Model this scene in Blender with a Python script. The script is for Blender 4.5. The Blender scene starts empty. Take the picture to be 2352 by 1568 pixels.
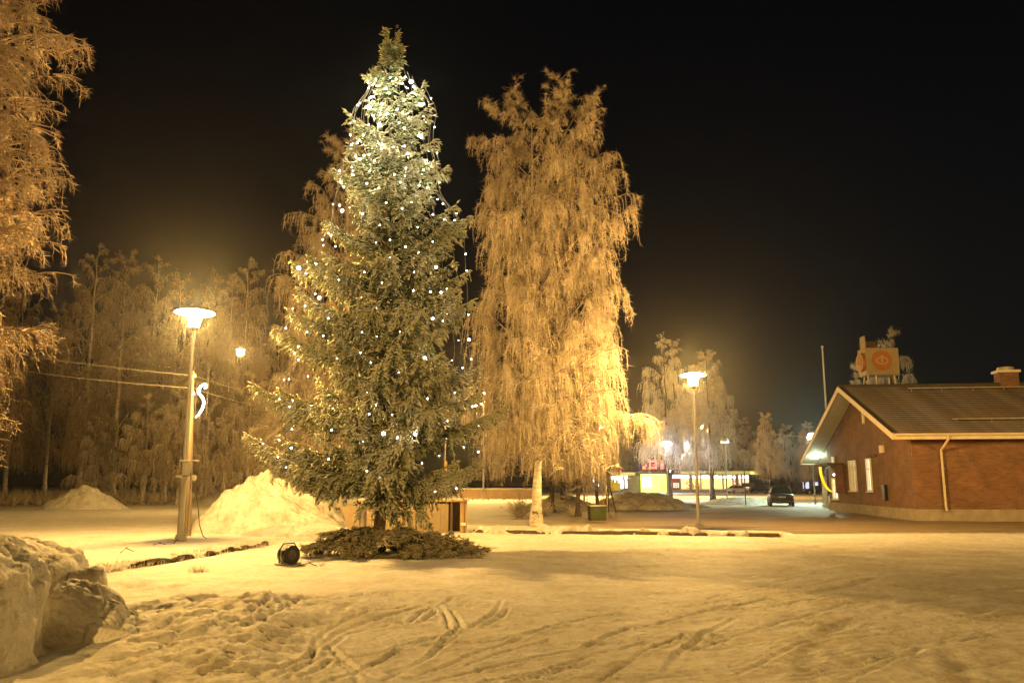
import bpy, math, random
import numpy as np
from mathutils import Vector, Matrix

# ------------------------------------------------------------------ camera
SC = bpy.context.scene
COL = SC.collection
W0, H0, F0 = 2352.0, 1568.0, 1898.0          # measuring frame of the photograph and focal length in its pixels
PITCH = math.radians(9.8)
CH = 1.6                                      # eye height

cam_data = bpy.data.cameras.new("camera")
cam_data.sensor_width = 36.0
cam_data.lens = 36.0 * F0 / W0
cam_data.clip_start = 0.1
cam_data.clip_end = 3000.0
cam = bpy.data.objects.new("camera", cam_data)
cam.location = (0, 0, CH)
cam.rotation_euler = (math.radians(90) + PITCH, 0, 0)
COL.objects.link(cam)
SC.camera = cam

# ------------------------------------------------------------------ world: a clear winter night
world = bpy.data.worlds.new("World")
SC.world = world
world.use_nodes = True
wn = world.node_tree
sky = wn.nodes.new("ShaderNodeTexSky")
sky.sky_type = 'NISHITA'
sky.sun_disc = False
sky.sun_elevation = math.radians(14.0)
sky.sun_rotation = math.radians(200)
sky.air_density = 1.0
sky.dust_density = 0.3
bg = wn.nodes["Background"]
wn.links.new(sky.outputs[0], bg.inputs[0])
bg.inputs[1].default_value = 0.0005

SC.view_settings.view_transform = 'Standard'
SC.view_settings.look = 'None'
SC.view_settings.exposure = 0.62
SC.view_settings.gamma = 1.0
SC.view_settings.use_curve_mapping = False
SC.cycles.use_denoising = True
SC.cycles.sample_clamp_indirect = 4.0
SC.cycles.max_bounces = 6
SC.cycles.diffuse_bounces = 2
SC.cycles.glossy_bounces = 2
SC.cycles.transmission_bounces = 3
SC.cycles.volume_bounces = 0
SC.cycles.caustics_reflective = False
SC.cycles.caustics_refractive = False
SC.cycles.use_light_tree = True
SC.cycles.use_adaptive_sampling = True
SC.cycles.adaptive_threshold = 0.018

SODIUM = (1.0, 0.56, 0.135)
MERCURY = (0.80, 1.0, 0.78)
SOD_I = 500.0            # intensity of a sodium lamp of the square

# ------------------------------------------------------------------ helpers
def ray(px, py):
    cx, cy = (px - W0 / 2) / F0, (H0 / 2 - py) / F0
    c, s = math.cos(PITCH), math.sin(PITCH)
    return np.array([cx, c - s * cy, s + c * cy])

def G(px, py, z=0.0):
    """ground point seen at a measured place of the photograph"""
    d = ray(px, py)
    t = (z - CH) / d[2]
    return np.array([d[0] * t, d[1] * t, z])

def V(px, py, Y):
    """point at depth Y seen at a measured place of the photograph"""
    d = ray(px, py)
    t = Y / d[1]
    return np.array([d[0] * t, Y, CH + d[2] * t])

def np_mesh(name, verts, polys, flat=False):
    """polys: list of integer arrays (n,3) or (n,4)"""
    me = bpy.data.meshes.new(name)
    verts = np.asarray(verts, dtype=np.float32)
    me.vertices.add(len(verts))
    me.vertices.foreach_set("co", verts.ravel())
    polys = [np.asarray(p, dtype=np.int32) for p in polys if len(p)]
    loops = np.concatenate([p.ravel() for p in polys])
    starts, off = [], 0
    for p in polys:
        n, k = p.shape
        starts.append(off + np.arange(n, dtype=np.int32) * k)
        off += n * k
    me.loops.add(len(loops))
    me.loops.foreach_set("vertex_index", loops)
    starts = np.concatenate(starts)
    me.polygons.add(len(starts))
    me.polygons.foreach_set("loop_start", starts)
    me.update(calc_edges=True)
    if flat:
        me.shade_flat()
    return me

def link(name, me, mat=None, parent=None, loc=None):
    if mat is not None and not me.materials:
        me.materials.append(mat)
    o = bpy.data.objects.new(name, me)
    COL.objects.link(o)
    if parent is not None:
        o.parent = parent
    if loc is not None:
        o.location = loc
    return o

def tag(o, label=None, cat=None, group=None, kind=None):
    if label: o["label"] = label
    if cat: o["category"] = cat
    if group: o["group"] = group
    if kind: o["kind"] = kind
    return o

def thing(name, label, cat, loc=(0, 0, 0), rz=0.0, group=None):
    o = bpy.data.objects.new(name, None)
    o.empty_display_size = 0.2
    COL.objects.link(o)
    o.location = loc
    o.rotation_euler = (0, 0, rz)
    return tag(o, label, cat, group)

def copy_tree(o, parent=None):
    c = o.copy()
    COL.objects.link(c)
    c.parent = parent
    for ch in list(o.children):
        copy_tree(ch, c)
    return c

class MB:
    """collects simple solids into one mesh"""
    def __init__(self):
        self.v, self.f = [], []
    def add(self, vs, fs):
        n = len(self.v)
        self.v += [tuple(p) for p in vs]
        self.f += [tuple(i + n for i in f) for f in fs]
        return self
    def box(self, c, s, rz=0.0, taper=1.0, ry=0.0):
        hx, hy, hz = s[0] / 2, s[1] / 2, s[2] / 2
        vs = []
        cr, sr = math.cos(rz), math.sin(rz)
        ca, sa = math.cos(ry), math.sin(ry)
        for z in (-1, 1):
            k = taper if z > 0 else 1.0
            for x, y in ((-1, -1), (1, -1), (1, 1), (-1, 1)):
                X, Y, Z = x * hx * k, y * hy * k, z * hz
                X, Z = X * ca + Z * sa, -X * sa + Z * ca
                vs.append((c[0] + X * cr - Y * sr, c[1] + X * sr + Y * cr, c[2] + Z))
        return self.add(vs, [(3, 2, 1, 0), (4, 5, 6, 7), (0, 1, 5, 4), (1, 2, 6, 5), (2, 3, 7, 6), (3, 0, 4, 7)])
    def hexa(self, p):
        return self.add(p, [(3, 2, 1, 0), (4, 5, 6, 7), (0, 1, 5, 4), (1, 2, 6, 5), (2, 3, 7, 6), (3, 0, 4, 7)])
    def tube(self, pts, radii, n=8, cap=True):
        pts = [np.asarray(p, float) for p in pts]
        if not hasattr(radii, "__len__"):
            radii = [radii] * len(pts)
        vs, fs = [], []
        ref = np.array([0.31, 0.87, 0.12])
        for i, p in enumerate(pts):
            t = pts[min(i + 1, len(pts) - 1)] - pts[max(i - 1, 0)]
            t = t / (np.linalg.norm(t) + 1e-9)
            if abs(np.dot(t, ref)) > 0.95:
                ref = np.array([0.9, 0.1, 0.2])
            u = np.cross(t, ref); u /= np.linalg.norm(u)
            w = np.cross(t, u)
            for k in range(n):
                a = 2 * math.pi * k / n
                vs.append(p + radii[i] * (math.cos(a) * u + math.sin(a) * w))
        for i in range(len(pts) - 1):
            for k in range(n):
                a, b = i * n + k, i * n + (k + 1) % n
                fs.append((a, a + n, b + n, b))
        if cap:
            fs.append(tuple(range(n)))
            fs.append(tuple(reversed(range((len(pts) - 1) * n, len(pts) * n))))
        return self.add(vs, fs)
    def lathe(self, prof, c=(0, 0, 0), n=24, axis='z'):
        vs, fs = [], []
        for r, z in prof:
            for k in range(n):
                a = 2 * math.pi * k / n
                x, y = r * math.cos(a), r * math.sin(a)
                p = (x, y, z) if axis == 'z' else ((z, x, y) if axis == 'x' else (x, z, y))
                vs.append((c[0] + p[0], c[1] + p[1], c[2] + p[2]))
        for i in range(len(prof) - 1):
            for k in range(n):
                a, b = i * n + k, i * n + (k + 1) % n
                fs.append((a, b, b + n, a + n))
        fs.append(tuple(reversed(range(n))))
        fs.append(tuple(range((len(prof) - 1) * n, len(prof) * n)))
        return self.add(vs, fs)
    def mesh(self, name, smooth=False):
        me = bpy.data.meshes.new(name)
        me.from_pydata(self.v, [], self.f)
        me.update()
        if smooth:
            me.shade_smooth()
            try:
                me.set_sharp_from_angle(angle=math.radians(40))
            except Exception:
                pass
        else:
            me.shade_flat()
        return me
    def build(self, name, mat, parent=None, loc=None, smooth=False, bevel=0.0):
        o = link(name, self.mesh(name, smooth), mat, parent, loc)
        if bevel > 0:
            b = o.modifiers.new("edge", 'BEVEL'); b.width = bevel; b.segments = 2; b.limit_method = 'ANGLE'
        return o

# value noise on numpy arrays
def _hash(ix, iy, seed):
    h = (ix.astype(np.int64) * 374761393 + iy.astype(np.int64) * 668265263 + seed * 1442695041) & 0xffffffff
    h = ((h ^ (h >> 13)) * 1274126177) & 0xffffffff
    h = h ^ (h >> 16)
    return (h & 0xffff) / 65535.0

def vnoise(x, y, seed=0):
    x = np.asarray(x, float); y = np.asarray(y, float)
    ix, iy = np.floor(x), np.floor(y)
    fx, fy = x - ix, y - iy
    fx = fx * fx * (3 - 2 * fx); fy = fy * fy * (3 - 2 * fy)
    a = _hash(ix, iy, seed); b = _hash(ix + 1, iy, seed)
    c = _hash(ix, iy + 1, seed); d = _hash(ix + 1, iy + 1, seed)
    return (a * (1 - fx) + b * fx) * (1 - fy) + (c * (1 - fx) + d * fx) * fy - 0.5

def fbm(x, y, seed=0, octaves=4, gain=0.5):
    s, a, f = 0, 1.0, 1.0
    for i in range(octaves):
        s = s + a * vnoise(x * f, y * f, seed + 17 * i)
        a *= gain; f *= 2.03
    return s

def lumps(x, y, cell, seed=0):
    """rounded lumps: 1 on the middle of a lump, 0 between them"""
    gx, gy = np.floor(x / cell), np.floor(y / cell)
    best = np.full(np.shape(x), 9.0)
    for dx in (-1, 0, 1):
        for dy in (-1, 0, 1):
            cx, cy = gx + dx, gy + dy
            px = (cx + 0.15 + 0.7 * _hash(cx, cy, seed)) * cell
            py = (cy + 0.15 + 0.7 * _hash(cx, cy, seed + 5)) * cell
            s = 0.55 + 0.6 * _hash(cx, cy, seed + 9)
            best = np.minimum(best, np.hypot(x - px, y - py) / (cell * s))
    return np.sqrt(np.clip(1 - best * best, 0, 1))

def sstep(a, b, x):
    t = np.clip((np.asarray(x, float) - a) / (b - a), 0, 1)
    return t * t * (3 - 2 * t)

def poly_dist(X, Y, pts, want_side=False):
    """distance of points to a polyline (and signed side of the closest segment)"""
    best = np.full(X.shape, 1e9); side = np.zeros(X.shape)
    for (x0, y0), (x1, y1) in zip(pts[:-1], pts[1:]):
        dx, dy = x1 - x0, y1 - y0
        L2 = dx * dx + dy * dy + 1e-12
        t = np.clip(((X - x0) * dx + (Y - y0) * dy) / L2, 0, 1)
        d = np.hypot(X - x0 - t * dx, Y - y0 - t * dy)
        if want_side:
            s = dx * (Y - y0) - dy * (X - x0)
            side = np.where(d < best, s, side)
        best = np.minimum(best, d)
    return (best, side) if want_side else best

def strands(P, R, sides=3, rng=None):
    """P (N,K,3) paths, R (N,K) radii -> verts, quads"""
    N, K, _ = P.shape
    T = np.empty_like(P)
    T[:, 1:-1] = P[:, 2:] - P[:, :-2]
    T[:, 0] = P[:, 1] - P[:, 0]
    T[:, -1] = P[:, -1] - P[:, -2]
    T /= np.linalg.norm(T, axis=2, keepdims=True) + 1e-9
    ref = rng.normal(size=(N, 1, 3)) if rng is not None else np.tile(np.array([[[0.3, 0.8, 0.2]]]), (N, 1, 1))
    U = np.cross(T, np.broadcast_to(ref, P.shape))
    U /= np.linalg.norm(U, axis=2, keepdims=True) + 1e-9
    Wv = np.cross(T, U)
    a = np.arange(sides) * 2 * math.pi / sides
    vs = P[:, :, None, :] + R[:, :, None, None] * (np.cos(a)[None, None, :, None] * U[:, :, None, :] + np.sin(a)[None, None, :, None] * Wv[:, :, None, :])
    idx = np.arange(N * K * sides).reshape(N, K, sides)
    a0 = idx[:, :-1, :]; a1 = idx[:, 1:, :]
    b0 = np.roll(a0, -1, axis=2); b1 = np.roll(a1, -1, axis=2)
    q = np.stack([a0, b0, b1, a1], axis=-1).reshape(-1, 4)
    return vs.reshape(-1, 3), q

def _perp(D, rng):
    U = np.cross(D, rng.normal(size=D.shape))
    U /= np.linalg.norm(U, axis=1, keepdims=True) + 1e-9
    Wv = np.cross(D, U)
    Wv /= np.linalg.norm(Wv, axis=1, keepdims=True) + 1e-9
    return U, Wv

def cones(B, T, r, rng):
    """three-sided spikes"""
    U, Wv = _perp(T - B, rng)
    r = np.asarray(r)[:, None]
    v = np.stack([B + r * U, B + r * (-0.5 * U + 0.866 * Wv), B + r * (-0.5 * U - 0.866 * Wv), T], axis=1)
    i = np.arange(len(B))[:, None] * 4
    f = np.concatenate([i + np.array([[0, 1, 3]]), i + np.array([[1, 2, 3]]), i + np.array([[2, 0, 3]])])
    return v.reshape(-1, 3), f

def bicones(B, T, r, rng):
    """four-sided spindles, eight triangles each"""
    D = T - B
    U, Wv = _perp(D, rng)
    r = np.asarray(r)[:, None]
    M = B + 0.45 * D
    v = np.stack([B, M + r * U, M + r * Wv, M - r * U, M - r * Wv, T], axis=1)
    i = np.arange(len(B))[:, None] * 6
    fs = []
    for k in range(4):
        a, b = 1 + k, 1 + (k + 1) % 4
        fs.append(i + np.array([[0, b, a]])); fs.append(i + np.array([[5, a, b]]))
    return v.reshape(-1, 3), np.concatenate(fs)

class Bulk:
    def __init__(self):
        self.v, self.p, self.n, self.a = [], [], 0, []
    def add(self, v, f, a=None):
        self.v.append(v); self.p.append(np.asarray(f) + self.n); self.n += len(v)
        self.a.append(np.zeros(len(v)) if a is None else np.asarray(a, float))
    def mesh(self, name, flat=False):
        v = np.concatenate(self.v)
        q = [p for p in self.p if p.shape[1] == 4]; t = [p for p in self.p if p.shape[1] == 3]
        out = []
        if q: out.append(np.concatenate(q))
        if t: out.append(np.concatenate(t))
        me = np_mesh(name, v, out, flat)
        a = np.concatenate(self.a)
        if a.any():
            at = me.attributes.new("rime", 'FLOAT', 'POINT'); at.data.foreach_set("value", a.astype(np.float32))
        return me

# ------------------------------------------------------------------ materials
def nt_new(name):
    m = bpy.data.materials.new(name)
    m.use_nodes = True
    nt = m.node_tree
    return m, nt, nt.nodes["Principled BSDF"]

def N(nt, kind, **kw):
    n = nt.nodes.new(kind)
    for k, v in kw.items():
        if k in ("operation", "blend_type", "data_type", "wave_type", "feature", "noise_dimensions", "bands_direction", "attribute_name", "vector_type", "distance"):
            setattr(n, k, v)
        else:
            n.inputs[k].default_value = v
    return n

def coords(nt, scale=(1, 1, 1), world_space=False):
    if world_space:
        g = nt.nodes.new("ShaderNodeNewGeometry"); src = g.outputs["Position"]
    else:
        tc = nt.nodes.new("ShaderNodeTexCoord"); src = tc.outputs["Object"]
    mp = nt.nodes.new("ShaderNodeMapping")
    mp.inputs["Scale"].default_value = scale
    nt.links.new(src, mp.inputs["Vector"])
    return mp.outputs["Vector"]

def ramp(nt, fac, stops):
    r = nt.nodes.new("ShaderNodeValToRGB")
    els = r.color_ramp.elements
    els[0].position, els[0].color = stops[0][0], (*stops[0][1], 1)
    els[1].position, els[1].color = stops[-1][0], (*stops[-1][1], 1)
    for p, c in stops[1:-1]:
        e = els.new(p); e.color = (*c, 1)
    nt.links.new(fac, r.inputs["Fac"])
    return r.outputs["Color"]

def mixc(nt, fac, a, b):
    m = nt.nodes.new("ShaderNodeMix"); m.data_type = 'RGBA'
    for sock, val in ((m.inputs[0], fac), (m.inputs[6], a), (m.inputs[7], b)):
        if hasattr(val, "links"):
            nt.links.new(val, sock)
        elif isinstance(val, (int, float)):
            sock.default_value = val
        else:
            sock.default_value = (*val, 1)
    return m.outputs[2]

def bump(nt, bsdf, height, strength=0.5, dist=0.02):
    b = nt.nodes.new("ShaderNodeBump")
    b.inputs["Strength"].default_value = strength
    b.inputs["Distance"].default_value = dist
    nt.links.new(height, b.inputs["Height"])
    nt.links.new(b.outputs["Normal"], bsdf.inputs["Normal"])

def plain(name, c1, c2=None, scale=6.0, rough=0.7, bmp=0.25, bdist=0.01, metallic=0.0, stretch=(1, 1, 1), spec=0.3, ws=False):
    m, nt, b = nt_new(name)
    if c2 is None:
        c2 = tuple(x * 0.7 for x in c1)
    v = coords(nt, tuple(s * scale for s in stretch), ws)
    n = N(nt, "ShaderNodeTexNoise", Scale=1.0, Detail=6.0, Roughness=0.6)
    nt.links.new(v, n.inputs["Vector"])
    c = ramp(nt, n.outputs["Fac"], [(0.3, c2), (0.7, c1)])
    nt.links.new(c, b.inputs["Base Color"])
    b.inputs["Roughness"].default_value = rough
    b.inputs["Metallic"].default_value = metallic
    b.inputs["Specular IOR Level"].default_value = spec
    if bmp > 0:
        bump(nt, b, n.outputs["Fac"], bmp, bdist)
    return m

def glow(name, color, strength, base=(0.8, 0.8, 0.8)):
    m, nt, b = nt_new(name)
    b.inputs["Base Color"].default_value = (*base, 1)
    b.inputs["Emission Color"].default_value = (*color, 1)
    b.inputs["Emission Strength"].default_value = strength
    b.inputs["Roughness"].default_value = 0.4
    return m

def lampglass(name, color, strength, clear=0.85):
    """frosted lamp glass: seen glowing itself, and lets through the light of the lamp inside it"""
    m, nt, b = nt_new(name)
    b.inputs["Base Color"].default_value = (.8, .8, .8, 1)
    b.inputs["Emission Color"].default_value = (*color, 1)
    b.inputs["Emission Strength"].default_value = strength / (1 - clear)
    tr = nt.nodes.new("ShaderNodeBsdfTransparent")
    mx = nt.nodes.new("ShaderNodeMixShader"); mx.inputs[0].default_value = clear
    nt.links.new(b.outputs[0], mx.inputs[1]); nt.links.new(tr.outputs[0], mx.inputs[2])
    nt.links.new(mx.outputs[0], nt.nodes["Material Output"].inputs["Surface"])
    m.cycles.emission_sampling = 'NONE'
    return m

def lamp_light(parent, loc, intensity, color, r=0.12):
    """the lamp itself, inside its glass; intensity in radiance times square metre"""
    li = bpy.data.lights.new("lamp_light", 'POINT')
    li.shadow_soft_size = r; li.color = color; li.energy = 4 * math.pi * math.pi * intensity / math.pi
    o = bpy.data.objects.new("lamp_light", li); COL.objects.link(o); o.parent = parent; o.location = loc
    return o

def frosty(name, bark, frost, amount=0.5, scale=4.0, up=0.35, trans=0.0, rime=0.0):
    """twigs or needles with hoar frost: more on the upper sides"""
    m, nt, b = nt_new(name)
    v = coords(nt, (scale,) * 3)
    n = N(nt, "ShaderNodeTexNoise", Scale=1.0, Detail=5.0, Roughness=0.65)
    nt.links.new(v, n.inputs["Vector"])
    g = nt.nodes.new("ShaderNodeNewGeometry")
    s = nt.nodes.new("ShaderNodeSeparateXYZ"); nt.links.new(g.outputs["Normal"], s.inputs[0])
    ma = N(nt, "ShaderNodeMath", operation='MULTIPLY_ADD'); nt.links.new(s.outputs["Z"], ma.inputs[0])
    ma.inputs[1].default_value = up; ma.inputs[2].default_value = amount - 0.5
    ad = N(nt, "ShaderNodeMath", operation='ADD'); nt.links.new(ma.outputs[0], ad.inputs[0]); nt.links.new(n.outputs["Fac"], ad.inputs[1])
    fac = ad.outputs[0]
    if rime > 0:                       # hoar frost gathers on the outer, exposed twigs
        at = nt.nodes.new("ShaderNodeAttribute"); at.attribute_name = "rime"
        rm = N(nt, "ShaderNodeMath", operation='MULTIPLY_ADD'); nt.links.new(at.outputs["Fac"], rm.inputs[0]); rm.inputs[1].default_value = rime
        nt.links.new(fac, rm.inputs[2]); fac = rm.outputs[0]
    c = ramp(nt, fac, [(0.3, bark), (0.7, frost)])
    nt.links.new(c, b.inputs["Base Color"])
    b.inputs["Roughness"].default_value = 0.85
    b.inputs["Specular IOR Level"].default_value = 0.2
    if trans > 0:
        tl = nt.nodes.new("ShaderNodeBsdfTranslucent"); nt.links.new(c, tl.inputs["Color"])
        mx = nt.nodes.new("ShaderNodeMixShader"); mx.inputs[0].default_value = trans
        nt.links.new(b.outputs[0], mx.inputs[1]); nt.links.new(tl.outputs[0], mx.inputs[2])
        nt.links.new(mx.outputs[0], nt.nodes["Material Output"].inputs["Surface"])
    return m

def snow_mat(name, white=(0.80, 0.80, 0.81), dirty=(0.62, 0.58, 0.52), dirt=0.35, packed=False, relief=0.035):
    m, nt, b = nt_new(name)
    v = coords(nt, (1, 1, 1), True)
    n1 = N(nt, "ShaderNodeTexNoise", Scale=1.3, Detail=8.0, Roughness=0.62); nt.links.new(v, n1.inputs["Vector"])
    n2 = N(nt, "ShaderNodeTexNoise", Scale=7.0, Detail=5.0, Roughness=0.62); nt.links.new(v, n2.inputs["Vector"])
    n3 = N(nt, "ShaderNodeTexNoise", Scale=38.0, Detail=2.0, Roughness=0.5); nt.links.new(v, n3.inputs["Vector"])
    c = ramp(nt, n1.outputs["Fac"], [(0.30, dirty), (0.30 + dirt, white)])
    if packed:
        at = nt.nodes.new("ShaderNodeAttribute"); at.attribute_name = "pack"
        mp = nt.nodes.new("ShaderNodeMapping"); mp.inputs["Scale"].default_value = (0.25, 1.6, 1)
        nt.links.new(v, mp.inputs["Vector"])
        n4 = N(nt, "ShaderNodeTexNoise", Scale=1.0, Detail=7.0, Roughness=0.65); nt.links.new(mp.outputs["Vector"], n4.inputs["Vector"])
        pc = ramp(nt, n4.outputs["Fac"], [(0.3, (0.15, 0.112, 0.075)), (0.72, (0.40, 0.32, 0.23))])
        c = mixc(nt, at.outputs["Fac"], c, pc)
        # scattered crumbs and grit
        n5 = N(nt, "ShaderNodeTexNoise", Scale=55.0, Detail=2.0, Roughness=0.5); nt.links.new(v, n5.inputs["Vector"])
        grit = ramp(nt, n5.outputs["Fac"], [(0.68, (0, 0, 0)), (0.74, (1, 1, 1))])
        mm = N(nt, "ShaderNodeMath", operation='MULTIPLY'); nt.links.new(grit, mm.inputs[0]); mm.inputs[1].default_value = 0.5
        c = mixc(nt, mm.outputs[0], c, (0.25, 0.20, 0.15))
    sp = ramp(nt, n2.outputs["Fac"], [(0.34, (0.80, 0.78, 0.75)), (0.58, (1.0, 1.0, 1.0))])
    mu = nt.nodes.new("ShaderNodeMix"); mu.data_type = 'RGBA'; mu.blend_type = 'MULTIPLY'; mu.inputs[0].default_value = 1.0
    nt.links.new(c, mu.inputs[6]); nt.links.new(sp, mu.inputs[7]); c = mu.outputs[2]
    nt.links.new(c, b.inputs["Base Color"])
    b.inputs["Roughness"].default_value = 0.7
    b.inputs["Specular IOR Level"].default_value = 0.25
    a1 = N(nt, "ShaderNodeMath", operation='MULTIPLY'); nt.links.new(n2.outputs["Fac"], a1.inputs[0]); a1.inputs[1].default_value = 1.0
    a2 = N(nt, "ShaderNodeMath", operation='MULTIPLY_ADD'); nt.links.new(n3.outputs["Fac"], a2.inputs[0]); a2.inputs[1].default_value = 0.12
    nt.links.new(a1.outputs[0], a2.inputs[2])
    a3 = N(nt, "ShaderNodeMath", operation='MULTIPLY_ADD'); nt.links.new(n1.outputs["Fac"], a3.inputs[0]); a3.inputs[1].default_value = 2.0
    nt.links.new(a2.outputs[0], a3.inputs[2])
    bump(nt, b, a3.outputs[0], 0.9, relief)
    return m

def birch_bark(name):
    m, nt, b = nt_new(name)
    v = coords(nt, (3.0, 3.0, 9.0))
    n = N(nt, "ShaderNodeTexNoise", Scale=1.0, Detail=6.0, Roughness=0.7); nt.links.new(v, n.inputs["Vector"])
    v2 = coords(nt, (1.2, 1.2, 1.6))
    n2 = N(nt, "ShaderNodeTexNoise", Scale=1.6, Detail=5.0, Roughness=0.7); nt.links.new(v2, n2.inputs["Vector"])
    c = ramp(nt, n.outputs["Fac"], [(0.32, (0.06, 0.05, 0.045)), (0.44, (0.50, 0.44, 0.38)), (0.7, (0.74, 0.70, 0.64))])
    d = ramp(nt, n2.outputs["Fac"], [(0.36, (1, 1, 1)), (0.43, (0, 0, 0))])
    c = mixc(nt, d, c, (0.08, 0.065, 0.055))
    nt.links.new(c, b.inputs["Base Color"])
    b.inputs["Roughness"].default_value = 0.8
    bump(nt, b, n.outputs["Fac"], 0.4, 0.02)
    return m

M = {}
M['snow'] = snow_mat("snow_ground", packed=True)
M['pile'] = snow_mat("ploughed_snow", (0.76, 0.76, 0.76), (0.50, 0.45, 0.38), 0.3, relief=0.06)
M['heap'] = snow_mat("heaped_snow", (0.60, 0.59, 0.58), (0.38, 0.34, 0.29), 0.3, relief=0.09)
M['dirty_pile'] = snow_mat("dirty_ploughed_snow", (0.60, 0.57, 0.52), (0.24, 0.18, 0.13), 0.35, relief=0.07)
M['bark'] = birch_bark("birch_bark")
M['dark_bark'] = plain("dark_bark", (0.10, 0.075, 0.055), (0.04, 0.03, 0.025), 9, 0.9, 0.6, 0.03, stretch=(1, 1, 0.3))
M['twig'] = frosty("frosted_birch_twigs", (0.36, 0.26, 0.175), (0.82, 0.74, 0.63), 0.60, 3.0, 0.12, 0.28)
M['twig_near'] = frosty("frosted_near_twigs", (0.20, 0.135, 0.09), (0.50, 0.43, 0.36), 0.5, 3.0, 0.12, 0.2)
M['twig_wood'] = frosty("frosted_wood_twigs", (0.20, 0.135, 0.09), (0.58, 0.49, 0.41), 0.5, 3.0, 0.12, 0.2)
M['limb'] = frosty("frosted_limbs", (0.16, 0.11, 0.08), (0.62, 0.56, 0.49), 0.5, 3.0, 0.3)
M['twig_white'] = frosty("hoar_white_twigs", (0.34, 0.30, 0.26), (0.80, 0.79, 0.76), 0.68, 3.0, 0.2, 0.25)
M['needle'] = frosty("frosted_spruce_needles", (0.032, 0.085, 0.022), (0.74, 0.73, 0.58), 0.29, 2.2, 0.38, 0.25, 0.44)
M['needle_cut'] = frosty("frosted_cut_boughs", (0.035, 0.06, 0.02), (0.60, 0.54, 0.40), 0.30, 4.0, 0.38, 0.2, 0.28)
M['spruce_bark'] = plain("spruce_bark", (0.17, 0.12, 0.085), (0.06, 0.045, 0.035), 12, 0.9, 0.8, 0.03, stretch=(1, 1, 0.35))
M['grass'] = frosty("frosted_grass", (0.30, 0.20, 0.10), (0.60, 0.54, 0.46), 0.5, 5.0, 0.2)
M['steel'] = plain("galvanised_steel", (0.42, 0.41, 0.39), (0.25, 0.24, 0.22), 5, 0.55, 0.1, metallic=0.3, stretch=(1, 1, .2))
M['dark_steel'] = plain("dark_steel", (0.10, 0.10, 0.10), (0.05, 0.05, 0.05), 9, 0.5, 0.1, metallic=0.3)
M['black'] = plain("black_paint", (0.025, 0.025, 0.027), (0.012, 0.012, 0.012), 9, 0.4, 0.05)
M['shade_white'] = plain("white_enamel", (0.80, 0.80, 0.78), (0.70, 0.70, 0.68), 5, 0.35, 0.0)
HOT = (1.0, 0.92, 0.70)
M['shade_glow'] = glow("glowing_opal_disc", HOT, 9.0); M['shade_glow'].cycles.emission_sampling = 'NONE'
M['lampglass'] = lampglass("sodium_lamp_glass", HOT, 25.0)
M['mercury'] = lampglass("white_lamp_glass", (0.90, 0.93, 1.0), 14.0)
M['mercury_dim'] = glow("dim_lamp_glass", (0.8, 1.0, 0.9), 0.8)  # weak even glow put into the glass, no light inside
M['bulb'] = lampglass("white_string_bulb", (1.0, 0.95, 0.92), 9.0, 0.5)
M['rope'] = glow("white_rope_light", (0.95, 0.97, 1.0), 9.0)
M['cable'] = plain("frosted_cable", (0.40, 0.37, 0.33), (0.15, 0.14, 0.13), 12, 0.8, 0.1)
M['dark_cable'] = plain("dark_cable", (0.10, 0.09, 0.07), (0.05, 0.05, 0.04), 12, 0.7, 0.1)
M['wood'] = plain("pale_boards", (0.46, 0.33, 0.19), (0.30, 0.20, 0.11), 5, 0.75, 0.3, stretch=(1, 1, 0.15))
M['plywood'] = plain("weathered_plywood", (0.33, 0.26, 0.17), (0.24, 0.18, 0.115), 3, 0.75, 0.15, stretch=(1, 1, .4))
M['dark_wood'] = plain("dark_boards", (0.13, 0.085, 0.05), (0.06, 0.04, 0.025), 7, 0.8, 0.3, stretch=(1, 1, 0.2))
M['pole_wood'] = plain("utility_pole_wood", (0.19, 0.15, 0.105), (0.11, 0.085, 0.06), 6, 0.85, 0.3, stretch=(1, 1, .1))
M['concrete'] = plain("concrete", (0.40, 0.38, 0.35), (0.26, 0.25, 0.23), 7, 0.85, 0.3)
M['soil'] = plain("dark_soil", (0.07, 0.05, 0.035), (0.025, 0.018, 0.012), 14, 0.95, 0.9, 0.04)
M['green_bin'] = plain("green_plastic", (0.05, 0.065, 0.022), (0.03, 0.04, 0.014), 4, 0.5, 0.1)

# ================================================================== ground
KERB_EARTH = [tuple(G(x, y)[:2]) for x, y in ((60, 1345), (200, 1323), (300, 1308), (370, 1297), (440, 1284), (500, 1273), (560, 1262), (612, 1252))]
KERB_STONE = [tuple(G(x, y)[:2]) for x, y in ((1088, 1222), (1300, 1225), (1560, 1228), (1790, 1232))]

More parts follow.
